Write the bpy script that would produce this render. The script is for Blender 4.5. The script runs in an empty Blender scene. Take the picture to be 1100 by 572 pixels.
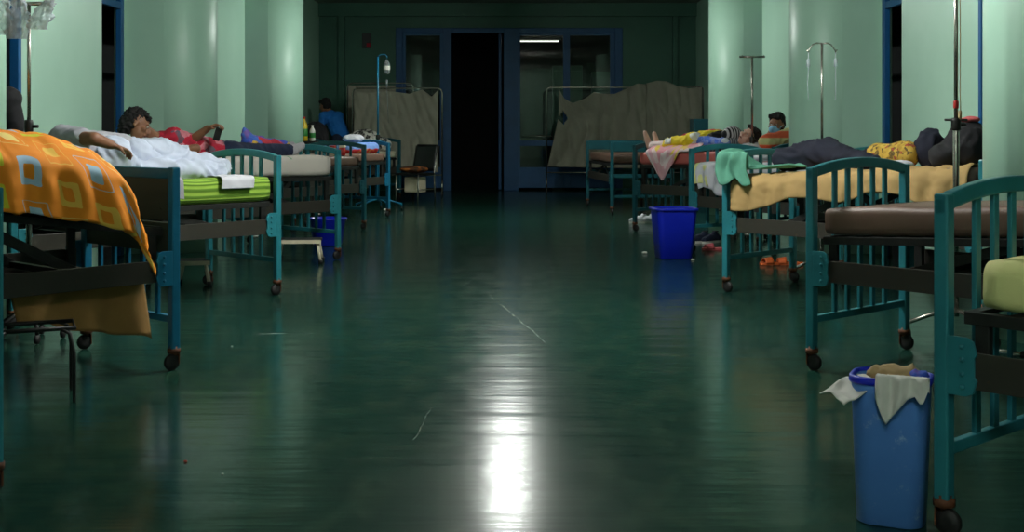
import bpy, bmesh, math, random
from mathutils import Vector, Matrix, noise, Euler
random.seed(7)
C = bpy.context.scene.collection
PI = math.pi
F, HC, HY = 1300.0, 1.12, 138.0
def P(px, py, k):                      # photo pixel at scale k (pixels per metre) -> a point in the ward
    return Vector(((px-550)/k, F/k, HC-(py-HY)/k))

# ------------------------------------------------------------------ materials
def srgb(r, g, b):
    f = lambda c: (c/255/12.92) if c/255 <= .04045 else ((c/255+.055)/1.055)**2.4
    return (f(r), f(g), f(b), 1)
class NT:
    def __init__(s, name):
        s.m = bpy.data.materials.new(name); s.m.use_nodes = True
        s.n = s.m.node_tree.nodes; s.l = s.m.node_tree.links
        s.b = s.n['Principled BSDF']
    def node(s, t, **kw):
        n = s.n.new(t)
        for k, v in kw.items(): setattr(n, k, v)
        return n
    def link(s, a, b): s.l.new(a, b)
    def val(s, sock, v):
        if hasattr(v, 'is_output') or isinstance(v, bpy.types.NodeSocket): s.l.new(v, sock)
        else: sock.default_value = v
    def math(s, op, a, b=0.0, c=None):
        n = s.node('ShaderNodeMath', operation=op)
        s.val(n.inputs[0], a); s.val(n.inputs[1], b)
        if c is not None: s.val(n.inputs[2], c)
        return n.outputs[0]
    def mix(s, f, a, b):
        n = s.node('ShaderNodeMix', data_type='RGBA')
        s.val(n.inputs[0], f); s.val(n.inputs[6], a); s.val(n.inputs[7], b)
        return n.outputs[2]
    def coord(s, which='Object'): return s.node('ShaderNodeTexCoord').outputs[which]
    def mapping(s, v, scale=(1,1,1), rot=(0,0,0), loc=(0,0,0)):
        n = s.node('ShaderNodeMapping'); s.l.new(v, n.inputs[0])
        n.inputs['Scale'].default_value = scale; n.inputs['Rotation'].default_value = rot; n.inputs['Location'].default_value = loc
        return n.outputs[0]
    def noise(s, v, scale, detail=4, rough=.55):
        n = s.node('ShaderNodeTexNoise'); s.l.new(v, n.inputs['Vector'])
        n.inputs['Scale'].default_value = scale; n.inputs['Detail'].default_value = detail; n.inputs['Roughness'].default_value = rough
        return n.outputs[0]
    def ramp(s, f, a, b):
        n = s.node('ShaderNodeMapRange'); s.val(n.inputs[0], f); n.inputs[1].default_value = a; n.inputs[2].default_value = b
        return n.outputs[0]
    def bump(s, h, strength=.3, dist=.01):
        n = s.node('ShaderNodeBump'); n.inputs['Strength'].default_value = strength; n.inputs['Distance'].default_value = dist
        s.l.new(h, n.inputs['Height']); s.l.new(n.outputs[0], s.b.inputs['Normal'])
    def col(s, c): s.val(s.b.inputs['Base Color'], c)
    def rough(s, r): s.val(s.b.inputs['Roughness'], r)

def simple(name, c, rough=.6, var=.25, scale=14, metal=0, bump=0, c2=None):
    t = NT(name); co = t.coord()
    n = t.noise(co, scale)
    d = c2 if c2 else tuple(x*(1-var) for x in c[:3])+(1,)
    t.col(t.mix(t.ramp(n, .35, .65), c, d)); t.rough(rough); t.b.inputs['Metallic'].default_value = metal
    if bump: t.bump(t.noise(co, scale*3), bump, .01)
    return t.m
def paint(name, c, chip, rough=.38, amount=.66):
    t = NT(name); co = t.coord()
    n1 = t.noise(co, 5); n2 = t.noise(co, 38, 6, .7)
    base = t.mix(t.ramp(n1, .3, .7), c, tuple(x*.82 for x in c[:3])+(1,))
    f = t.ramp(n2, amount, amount+.05)
    t.col(t.mix(f, base, chip)); t.rough(t.math('ADD', t.math('MULTIPLY', f, .3), rough)); t.bump(n2, .12, .004)
    return t.m
def fabric(name, c, var=.2, rough=.85, weave=True):
    t = NT(name); co = t.coord()
    n = t.noise(co, 6)
    t.col(t.mix(t.ramp(n, .3, .7), c, tuple(x*(1-var) for x in c[:3])+(1,))); t.rough(rough)
    if weave: t.bump(t.noise(co, 220, 2), .15, .003)
    return t.m

M = {}
M['wall'] = None
t = NT('mint_wall_paint'); co = t.coord(); n = t.noise(co, 1.3, 6); n2 = t.noise(co, 60, 3)
t.col(t.mix(t.ramp(n, .3, .75), srgb(168, 205, 184), srgb(156, 195, 173))); t.rough(.42); t.bump(n2, .08, .004); M['wall'] = t.m
t = NT('dimmed_back_paint'); co = t.coord(); n = t.noise(co, 1.3, 6)
t.col(t.mix(t.ramp(n, .3, .75), srgb(44, 98, 78), srgb(36, 86, 68))); t.rough(.5); M['wallback'] = t.m  # darker than the side walls: far-end dimness put into the colour
M['ceiling'] = simple('ceiling_plaster', srgb(150, 150, 140), .8, .1, 3)
M['blue'] = paint('blue_joinery_paint', srgb(0, 80, 132), srgb(20, 60, 80), .5, .74)
M['darkpanel'] = simple('opening_shade_panel', srgb(8, 22, 34), .6)  # near black, imitates the dark of an unlit opening
M['dark'] = simple('recess_shade', srgb(24, 28, 28), .9)  # gloom of the unlit recesses and back room put into the colour
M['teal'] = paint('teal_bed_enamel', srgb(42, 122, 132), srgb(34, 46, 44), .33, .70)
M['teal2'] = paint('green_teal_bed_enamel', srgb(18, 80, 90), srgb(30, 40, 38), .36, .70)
M['blueteal'] = paint('blue_bed_enamel', srgb(26, 112, 146), srgb(30, 50, 54), .33, .72)
M['panel'] = paint('grimy_board_paint', srgb(62, 66, 52), srgb(40, 36, 28), .5, .64)
M['rail'] = paint('brown_steel', srgb(52, 49, 42), srgb(74, 58, 42), .45, .62)
M['darksteel'] = simple('dark_steel', srgb(40, 40, 38), .5, .4, 20, .3)
M['chrome'] = simple('worn_chrome', srgb(190, 186, 176), .25, .25, 30, .9)
M['rust'] = simple('rusty_metal', srgb(112, 66, 38), .7, .5, 30, .2)
M['rubber'] = simple('black_rubber', srgb(26, 24, 24), .6)
M['redcap'] = simple('red_brown_rubber', srgb(120, 44, 36), .6)
M['vinyl'] = simple('brown_vinyl', srgb(112, 86, 72), .5, .15, 4)
M['black'] = simple('black_plastic', srgb(18, 18, 20), .4)
M['plasticblue'] = None
t = NT('blue_bin_plastic'); co = t.coord(); n = t.noise(co, 22, 6, .7); m_ = t.noise(co, 3)
t.col(t.mix(t.ramp(n, .60, .70), t.mix(t.ramp(m_, .3, .7), srgb(84, 134, 206), srgb(74, 122, 196)), srgb(136, 166, 210))); t.rough(.42); M['plasticblue'] = t.m
M['royal'] = simple('royal_blue_plastic', srgb(18, 36, 190), .35, .1, 5)
M['skin1'] = simple('brown_skin', srgb(134, 90, 64), .5, .12, 25)
M['skin2'] = simple('tan_skin', srgb(150, 108, 80), .5, .12, 25)
M['skin3'] = simple('pale_brown_skin', srgb(205, 160, 142), .5, .12, 25)
M['hair'] = simple('black_hair', srgb(18, 14, 13), .8, .4, 60, 0, .5)
M['eye'] = simple('dark_eye', srgb(20, 16, 14), .2)
M['eyew'] = simple('eye_white', srgb(220, 215, 205), .3)
M['lip'] = simple('brown_lip', srgb(120, 66, 58), .5)
M['nail'] = simple('finger_nail', srgb(196, 150, 130), .35)
M['white'] = fabric('white_cloth', srgb(206, 206, 212), .12)
M['palecloth'] = fabric('unbleached_screen_cloth', srgb(150, 146, 130), .16)
M['paleblue'] = fabric('pale_blue_white_sheet', srgb(196, 204, 222), .22)
M['greyshirt'] = fabric('light_grey_shirt', srgb(166, 164, 172), .15)
M['navy'] = fabric('navy_fleece', srgb(14, 18, 38), .3)
M['blackcloth'] = fabric('black_cloth', srgb(18, 17, 22), .3)
M['tan'] = fabric('tan_sheet', srgb(180, 148, 94), .2)
M['browncloth'] = fabric('brown_cloth', srgb(148, 110, 56), .2)
M['lime'] = fabric('pale_lime_sheet', srgb(224, 222, 150), .1)
M['towel'] = fabric('mint_towel', srgb(90, 154, 130), .2)
M['pinkmat'] = simple('salmon_vinyl', srgb(206, 106, 98), .5, .1, 5)
M['bluetee'] = fabric('bright_blue_shirt', srgb(20, 110, 190), .15)
M['trouser'] = fabric('dark_blue_trousers', srgb(24, 34, 62), .25)
M['red'] = fabric('red_cloth', srgb(170, 24, 44), .2)
M['sock'] = fabric('grey_sock', srgb(176, 172, 176), .15)
M['wood'] = simple('pale_wood', srgb(186, 160, 112), .6, .25, 8)
M['paper'] = simple('white_paper', srgb(215, 212, 204), .8, .08)
M['mask'] = fabric('light_blue_mask', srgb(130, 186, 216), .08)
M['orangeslip'] = simple('orange_foam', srgb(206, 92, 36), .7, .1)
M['pinkslip'] = simple('pink_foam', srgb(206, 96, 96), .7, .1)
M['yellowliq'] = simple('yellow_drink', srgb(206, 176, 40), .2, .1)
M['greenlabel'] = simple('green_label', srgb(40, 120, 50), .5, .1)
M['redplastic'] = simple('red_plastic', srgb(186, 40, 36), .4, .1)
M['tanpaper'] = simple('tan_paper', srgb(190, 160, 112), .8, .2, 12)
M['cream'] = simple('cream_plastic', srgb(216, 204, 176), .5, .1)
t = NT('clear_plastic'); t.col(srgb(225, 232, 236)); t.rough(.12); t.b.inputs['Transmission Weight'].default_value = .85; t.b.inputs['IOR'].default_value = 1.25; M['clear'] = t.m
t = NT('clear_bag_film'); t.col(srgb(214, 224, 232)); t.rough(.18); t.b.inputs['Alpha'].default_value = .42; t.bump(t.noise(t.coord(), 26, 3), .9, .02); M['bagfilm'] = t.m
t = NT('door_glass'); t.n.remove(t.b); out = t.n['Material Output']
g = t.node('ShaderNodeBsdfGlossy'); g.inputs['Roughness'].default_value = .02; tr = t.node('ShaderNodeBsdfTransparent'); tr.inputs[0].default_value = (.8, .85, .83, 1)
fr = t.node('ShaderNodeFresnel'); fr.inputs[0].default_value = 1.5; mx = t.node('ShaderNodeMixShader')
t.link(fr.outputs[0], mx.inputs[0]); t.link(tr.outputs[0], mx.inputs[1]); t.link(g.outputs[0], mx.inputs[2]); t.link(mx.outputs[0], out.inputs[0]); M['glass'] = t.m
def emit(name, c, s):
    t = NT(name); t.col((.8,.8,.8,1)); t.b.inputs['Emission Color'].default_value = c; t.b.inputs['Emission Strength'].default_value = s; return t.m
M['tube'] = emit('lit_fluorescent_tube', (.95, 1, .96, 1), 205)
M['fillnear'] = emit('near_fill_tube', (.98, 1, .97, 1), 330)
M['fillback'] = emit('front_fill_tube', (.98, 1, .97, 1), 165)
M['tubeglint'] = emit('reflected_tube_glow', (1, .97, .9, 1), 1.8)

# floor: dark green polished concrete
t = NT('polished_green_floor'); co = t.coord()
n1 = t.noise(co, .7, 6, .6); n2 = t.noise(t.mapping(co, (1, .45, 1)), 8, 9, .75); n3 = t.noise(t.mapping(co, (1, .5, 1)), 46, 5, .75)
base = t.mix(t.ramp(n1, .3, .7), srgb(23, 62, 50), srgb(17, 51, 44))
base = t.mix(t.math('MULTIPLY', t.ramp(n2, .48, .70), .6), base, srgb(58, 82, 58))
base = t.mix(t.math('MULTIPLY', t.ramp(n3, .46, .62), .55), base, srgb(9, 34, 30))
def scratch(col, x, y, ang, half, wid):
    v = t.mapping(co, (1, 1, 1), (0, 0, 0), (-x, -y, 0)); v = t.mapping(v, (1, 1, 1), (0, 0, -ang))
    s = t.node('ShaderNodeSeparateXYZ'); t.link(v, s.inputs[0])
    wob = t.math('MULTIPLY', t.math('SUBTRACT', t.noise(co, 3), .5), .05)
    a = t.math('LESS_THAN', t.math('ABSOLUTE', t.math('ADD', s.outputs[1], wob)), wid)
    b = t.math('LESS_THAN', t.math('ABSOLUTE', s.outputs[0]), half)
    f = t.math('MULTIPLY', t.math('MULTIPLY', a, b), t.math('MULTIPLY', t.ramp(t.noise(co, 14), .3, .6), .7))
    return t.mix(f, col, srgb(150, 160, 150))
base = scratch(base, .0, 7.3, 1.75, 1.0, .003)
base = scratch(base, -.34, 4.6, 1.5, .25, .0022)
base = scratch(base, -.3, 8.9, 1.4, .35, .0035)
base = scratch(base, -1.25, 6.6, .1, .16, .008)
t.col(base)
rr = t.math('ADD', t.math('MULTIPLY', n2, .14), .115); t.rough(rr)
t.b.inputs['Specular IOR Level'].default_value = .30
hb = t.math('ADD', t.math('MULTIPLY', t.noise(t.mapping(co, (.35, 2.2, 1)), 2.4, 3), 1.0), t.math('MULTIPLY', n3, .04))
t.bump(hb, .30, .014); M['floor'] = t.m

def uvpat(name): t = NT(name); return t, t.coord('UV')
# orange duvet with nested squares
t, uv = uvpat('orange_square_print')
def duvet(t, uv):
    wob = t.node('ShaderNodeVectorMath', operation='ADD')
    nz = t.node('ShaderNodeTexNoise'); nz.inputs['Scale'].default_value = 6; t.link(uv, nz.inputs[0])
    sc = t.node('ShaderNodeVectorMath', operation='SCALE'); sc.inputs[3].default_value = .05; t.link(nz.outputs[1], sc.inputs[0])
    t.link(uv, wob.inputs[0]); t.link(sc.outputs[0], wob.inputs[1])
    s = t.node('ShaderNodeSeparateXYZ'); t.link(wob.outputs[0], s.inputs[0])
    u = t.math('DIVIDE', s.outputs[0], .165); v = t.math('DIVIDE', s.outputs[1], .165)
    iv = t.math('FLOOR', v); u = t.math('ADD', u, t.math('MULTIPLY', iv, .37)); iu = t.math('FLOOR', u)
    fu = t.math('ABSOLUTE', t.math('SUBTRACT', t.math('FRACT', u), .5)); fv = t.math('ABSOLUTE', t.math('SUBTRACT', t.math('FRACT', v), .5))
    d = t.math('SMOOTH_MAX', fu, fv, .08)
    cb = t.node('ShaderNodeCombineXYZ'); t.link(iu, cb.inputs[0]); t.link(iv, cb.inputs[1])
    wn = t.node('ShaderNodeTexWhiteNoise', noise_dimensions='2D'); t.link(cb.outputs[0], wn.inputs[0])
    r = t.node('ShaderNodeSeparateColor'); t.link(wn.outputs[1], r.inputs[0])
    cr = t.node('ShaderNodeValToRGB'); cr.color_ramp.interpolation = 'CONSTANT'; t.link(r.outputs[0], cr.inputs[0])
    e = cr.color_ramp.elements; e[0].color = srgb(245, 196, 84); e[1].position = .34; e[1].color = srgb(170, 200, 222)
    x = e.new(.56); x.color = srgb(212, 206, 48); x = e.new(.8); x.color = srgb(240, 214, 130)
    ring = t.math('MULTIPLY', t.math('LESS_THAN', d, .31), t.math('GREATER_THAN', d, .165))
    fill = t.math('LESS_THAN', d, .19); out = t.math('MULTIPLY', t.math('LESS_THAN', d, .36), t.math('GREATER_THAN', d, .335))
    alt = t.math('MAXIMUM', fill, t.math('MULTIPLY', out, .7))
    sel = t.math('GREATER_THAN', r.outputs[1], .55)
    f = t.math('ADD', t.math('MULTIPLY', ring, t.math('SUBTRACT', 1.0, sel)), t.math('MULTIPLY', alt, sel))
    t.col(t.mix(f, srgb(242, 142, 22), cr.outputs[0])); t.rough(.8)
duvet(t, uv); M['duvet'] = t.m
# green striped
t, uv = uvpat('green_striped_cotton'); s = t.node('ShaderNodeSeparateXYZ'); t.link(uv, s.inputs[0])
wv = t.math('SINE', t.math('MULTIPLY', s.outputs[0], 2*PI/.027)); wob = t.noise(uv, 30)
t.col(t.mix(t.ramp(wv, -.4, .5), srgb(144, 178, 62), srgb(86, 124, 26))); t.rough(.85); t.bump(wv, .3, .004); M['green'] = t.m
def blotch(name, cols, scale, src='UV', sharp=True, feature=None):
    t = NT(name); co = t.coord(src)
    v = t.node('ShaderNodeTexVoronoi'); t.link(co, v.inputs['Vector']); v.inputs['Scale'].default_value = scale
    s = t.node('ShaderNodeSeparateColor'); t.link(v.outputs['Color'], s.inputs[0])
    cr = t.node('ShaderNodeValToRGB'); cr.color_ramp.interpolation = 'CONSTANT'; t.link(s.outputs[0], cr.inputs[0])
    e = cr.color_ramp.elements; e[0].color = cols[0]; tot = sum(w for w in [1]*len(cols))
    e[1].position = 1/len(cols); e[1].color = cols[1]
    for i in range(2, len(cols)): x = e.new(i/len(cols)); x.color = cols[i]
    n = t.noise(co, scale*2.2); t.col(t.mix(t.math('MULTIPLY', t.ramp(n, .45, .6), .35), cr.outputs[0], cols[0])); t.rough(.85)
    return t.m
M['redblue'] = blotch('red_and_blue_print', [srgb(176, 40, 56), srgb(60, 92, 190), srgb(206, 60, 70), srgb(214, 176, 60), srgb(70, 110, 200)], 9, 'Object')
M['redprint'] = blotch('red_and_grey_print', [srgb(170, 20, 48), srgb(150, 18, 44), srgb(196, 120, 130), srgb(90, 84, 96), srgb(170, 20, 48)], 16, 'Object')
M['floral'] = blotch('mustard_floral_print', [srgb(176, 142, 50), srgb(190, 158, 64), srgb(140, 40, 40), srgb(84, 66, 32), srgb(184, 150, 56), srgb(160, 126, 44)], 42, 'Object')
M['pinkprint'] = blotch('pink_yellow_print', [srgb(226, 168, 176), srgb(232, 206, 206), srgb(226, 196, 60), srgb(226, 150, 160), srgb(236, 214, 214), srgb(222, 170, 180)], 11, 'UV')
M['yellowblue'] = blotch('yellow_and_blue_print', [srgb(232, 204, 40), srgb(240, 216, 60), srgb(40, 80, 200), srgb(226, 226, 232), srgb(232, 204, 40)], 5, 'Object')
M['bwprint'] = blotch('white_and_black_print', [srgb(212, 206, 196), srgb(30, 28, 30), srgb(200, 194, 186), srgb(220, 214, 206), srgb(60, 56, 54)], 16, 'Object')
t = NT('red_and_light_blue_print'); sz = t.node('ShaderNodeSeparateXYZ'); t.link(t.coord(), sz.inputs[0])
lay = t.math('GREATER_THAN', t.math('ADD', sz.outputs[2], t.math('MULTIPLY', t.noise(t.coord(), 9), .05)), .888)
t.col(t.mix(lay, t.mix(t.ramp(t.noise(t.coord(), 16), .55, .6), srgb(214, 48, 50), srgb(226, 170, 70)), srgb(122, 160, 226))); t.rough(.85); M['boxprint'] = t.m

M['bluewhite'] = blotch('blue_and_white_print', [srgb(214, 216, 224), srgb(50, 92, 190), srgb(60, 100, 200), srgb(224, 224, 230)], 7, 'Object')
M['browncushion'] = blotch('brown_orange_print', [srgb(130, 70, 24), srgb(60, 40, 24), srgb(176, 100, 36), srgb(80, 46, 22)], 14, 'Object')
def stripes(name, a, b, scale, axis=0, src='Object'):
    t = NT(name); s = t.node('ShaderNodeSeparateXYZ'); t.link(t.coord(src), s.inputs[0])
    t.col(t.mix(t.ramp(t.math('SINE', t.math('MULTIPLY', s.outputs[axis], scale)), -.2, .2), a, b)); t.rough(.85); return t.m
M['stripeshirt'] = stripes('grey_striped_shirt', srgb(150, 150, 156), srgb(70, 72, 84), 220, 0)
M['bwstripe'] = stripes('black_and_white_stripe', srgb(24, 24, 28), srgb(190, 186, 190), 160, 0)
M['orangestripe'] = stripes('orange_and_green_stripes', srgb(214, 96, 60), srgb(186, 186, 130), 46, 2)
# white sheet with green twig print
t, uv = uvpat('white_sheet_green_twigs'); w = t.node('ShaderNodeTexWave', wave_type='RINGS'); w.inputs['Scale'].default_value = 2.6; w.inputs['Distortion'].default_value = 9; w.inputs['Detail'].default_value = 3
t.link(uv, w.inputs[0]); msk = t.ramp(t.noise(uv, 3.2, 2), .52, .58)
t.col(t.mix(t.math('MULTIPLY', t.math('MULTIPLY', t.ramp(w.outputs[1], .90, .97), msk), .8), srgb(196, 188, 178), srgb(60, 140, 96))); t.rough(.85); M['twig'] = t.m

# ------------------------------------------------------------------ mesh helpers
class MB:
    def __init__(s): s.v = []; s.f = []; s.sm = []; s.uv = {}
    def add(s, vs, fs, smooth=False, M4=None):
        b = len(s.v)
        s.v += [tuple(M4 @ Vector(v)) if M4 else tuple(v) for v in vs]
        for f in fs: s.f.append(tuple(b+i for i in f)); s.sm.append(smooth)
        return b
    def box(s, c, d, rz=0, R=None):
        hx, hy, hz = d[0]/2, d[1]/2, d[2]/2
        m = Matrix.Translation(c) @ (R.to_4x4() if R else Matrix.Rotation(rz, 4, 'Z'))
        vs = [(x, y, z) for z in (-hz, hz) for x, y in ((-hx,-hy),(hx,-hy),(hx,hy),(-hx,hy))]
        s.add(vs, [(3,2,1,0),(4,5,6,7),(0,1,5,4),(1,2,6,5),(2,3,7,6),(3,0,4,7)], False, m); return s
    def bar(s, p, q, w, h, up=(0,0,1)):
        p, q = Vector(p), Vector(q); d = (q-p); L = d.length; y = d.normalized()
        x = y.cross(Vector(up)).normalized(); z = x.cross(y)
        R = Matrix((x, y, z)).transposed(); s.box((p+q)/2, (w, L, h), R=R); return s
    def tube(s, pts, r, n=8, cap=True):
        pts = [Vector(p) for p in pts]; rs = r if isinstance(r, (list, tuple)) else [r]*len(pts)
        rings = []; ref = None
        for i, p in enumerate(pts):
            d = (pts[min(i+1, len(pts)-1)]-pts[max(i-1, 0)]).normalized()
            if ref is None: ref = d.orthogonal().normalized()
            ref = (ref - d*ref.dot(d)); ref = ref.normalized() if ref.length > 1e-6 else d.orthogonal().normalized()
            b = d.cross(ref)
            rings.append([p + (ref*math.cos(a)+b*math.sin(a))*rs[i] for a in [2*PI*j/n for j in range(n)]])
        vs = [v for ring in rings for v in ring]; fs = []
        for i in range(len(pts)-1):
            for j in range(n):
                a, b2 = i*n+j, i*n+(j+1) % n; fs.append((a, b2, b2+n, a+n))
        s.add(vs, fs, True)
        if cap:
            b = len(s.v)-len(vs); s.f.append(tuple(b+j for j in range(n))[::-1]); s.sm.append(False)
            s.f.append(tuple(b+(len(pts)-1)*n+j for j in range(n))); s.sm.append(False)
        return s
    def lathe(s, prof, c=(0,0,0), n=20, M4=None):
        m = Matrix.Translation(c) @ (M4 or Matrix.Identity(4)); vs = []; fs = []
        for r, z in prof:
            for j in range(n): a = 2*PI*j/n; vs.append((r*math.cos(a), r*math.sin(a), z))
        for i in range(len(prof)-1):
            for j in range(n): a, b = i*n+j, i*n+(j+1) % n; fs.append((a, b, b+n, a+n))
        fs.append(tuple(range(n))[::-1]); fs.append(tuple((len(prof)-1)*n+j for j in range(n)))
        s.add(vs, fs, True, m); return s
    def ell(s, c, r, R=None, n=12):
        vs = []; fs = []
        for i in range(n+1):
            th = PI*i/n
            for j in range(2*n): a = PI*j/n; vs.append((r[0]*math.sin(th)*math.cos(a), r[1]*math.sin(th)*math.sin(a), -r[2]*math.cos(th)))
        for i in range(n):
            for j in range(2*n): a, b = i*2*n+j, i*2*n+(j+1) % (2*n); fs.append((a, b, b+2*n, a+2*n))
        m = Matrix.Translation(c) @ (R.to_4x4() if R else Matrix.Identity(4)); s.add(vs, fs, True, m); return s
    def prism(s, poly, z0, z1, M4=None, smooth=False):
        n = len(poly); vs = [(x, y, z0) for x, y in poly]+[(x, y, z1) for x, y in poly]
        fs = [(i, (i+1) % n, (i+1) % n+n, i+n) for i in range(n)]
        b = s.add(vs, fs, smooth, M4)
        s.f.append(tuple(b+i for i in range(n))[::-1]); s.sm.append(False); s.f.append(tuple(b+n+i for i in range(n))); s.sm.append(False); return s
    def grid(s, fn, nu, nv, uv=None):
        b = len(s.v)
        for j in range(nv+1):
            for i in range(nu+1): s.v.append(tuple(fn(i/nu, j/nv)))
        for j in range(nv):
            for i in range(nu):
                a = b+j*(nu+1)+i; s.f.append((a, a+1, a+nu+2, a+nu+1)); s.sm.append(True)
                if uv: s.uv[len(s.f)-1] = [uv(i/nu, j/nv), uv((i+1)/nu, j/nv), uv((i+1)/nu, (j+1)/nv), uv(i/nu, (j+1)/nv)]
        return s
    def mesh(s, name):
        me = bpy.data.meshes.new(name); me.from_pydata(s.v, [], s.f); me.update()
        for p, sm in zip(me.polygons, s.sm): p.use_smooth = sm
        if s.uv:
            l = me.uv_layers.new(name='UVMap')
            for p in me.polygons:
                if p.index in s.uv:
                    for li, q in zip(p.loop_indices, s.uv[p.index]): l.data[li].uv = q
        bm = bmesh.new(); bm.from_mesh(me); bmesh.ops.recalc_face_normals(bm, faces=bm.faces); bm.to_mesh(me); bm.free()
        return me
def link(name, me, mat, parent=None, loc=None, rz=0):
    o = bpy.data.objects.new(name, me); C.objects.link(o)
    if mat:
        me.materials.clear(); me.materials.append(M[mat] if isinstance(mat, str) else mat)
    if parent: o.parent = parent
    if loc is not None: o.location = loc
    o.rotation_euler.z = rz
    return o
def obj(name, mb, mat, parent=None, bevel=0, solid=0, sub=0, loc=None, rz=0):
    o = link(name, mb.mesh(name), mat, parent, loc, rz)
    if solid: m = o.modifiers.new('solid', 'SOLIDIFY'); m.thickness = solid; m.offset = 0
    if sub: m = o.modifiers.new('sub', 'SUBSURF'); m.levels = sub; m.render_levels = sub
    if bevel: m = o.modifiers.new('bevel', 'BEVEL'); m.width = bevel; m.segments = 2; m.limit_method = 'ANGLE'
    return o
def tag(o, label, cat, group=None):
    o['label'] = label; o['category'] = cat
    if group: o['group'] = group
    return o
def empty(name, label, cat, loc=(0,0,0), rz=0, group=None):
    o = bpy.data.objects.new(name, None); C.objects.link(o); o.location = loc; o.rotation_euler.z = rz; o.empty_display_size = .1
    return tag(o, label, cat, group)
def struct(name, mb, mat, parent=None, bevel=0):
    o = obj(name, mb, mat, parent, bevel)
    if not parent: o['kind'] = 'structure'
    return o
def copy_child(o, parent):
    c = o.copy(); C.objects.link(c); c.parent = parent
    for ch in list(o.children): copy_child(ch, c)
    return c
def caps(lst):                         # chain of overlapping balls, to be fused into one skin
    mb = MB()
    for a in lst:
        if a[0] == 'c':
            p, q, r1, r2 = Vector(a[1]), Vector(a[2]), a[3], a[4]; L = (q-p).length
            n = max(2, int(L/(min(r1, r2)*.45))+1)
            for i in range(n+1): f = i/n; mb.ell(p.lerp(q, f), (r1+(r2-r1)*f,)*3, n=6)
        else: mb.ell(a[1], a[2], a[3] if len(a) > 3 else None, n=8)
    return mb
def fuse(name, lst, voxel=.012, smooth=4, disp=None):
    mb = lst if isinstance(lst, MB) else caps(lst)
    o = bpy.data.objects.new('tmp', mb.mesh('tmp')); C.objects.link(o)
    m = o.modifiers.new('r', 'REMESH'); m.mode = 'VOXEL'; m.voxel_size = voxel; m.use_smooth_shade = True
    if smooth: m = o.modifiers.new('s', 'SMOOTH'); m.factor = .5; m.iterations = smooth
    dg = bpy.context.evaluated_depsgraph_get(); dg.update()
    me = bpy.data.meshes.new_from_object(o.evaluated_get(dg)); me.name = name
    bpy.data.objects.remove(o)
    if disp:
        ns = [v.normal.copy() for v in me.vertices]
        for v, n in zip(me.vertices, ns): v.co += n*disp(v.co)
    for p in me.polygons: p.use_smooth = True
    me.update(); return me
def wrinkle(amp, scale, seed=0):
    o = Vector((seed*3.1, seed*7.7, seed*1.3))
    def f(co):
        q = co*scale+o; q = q + noise.noise_vector(q*.6)*.9
        r = 1-abs(noise.noise(q))*2.0
        return amp*(r*r*.9-.4+.4*noise.noise(co*scale*.5+o))
    return f

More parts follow.
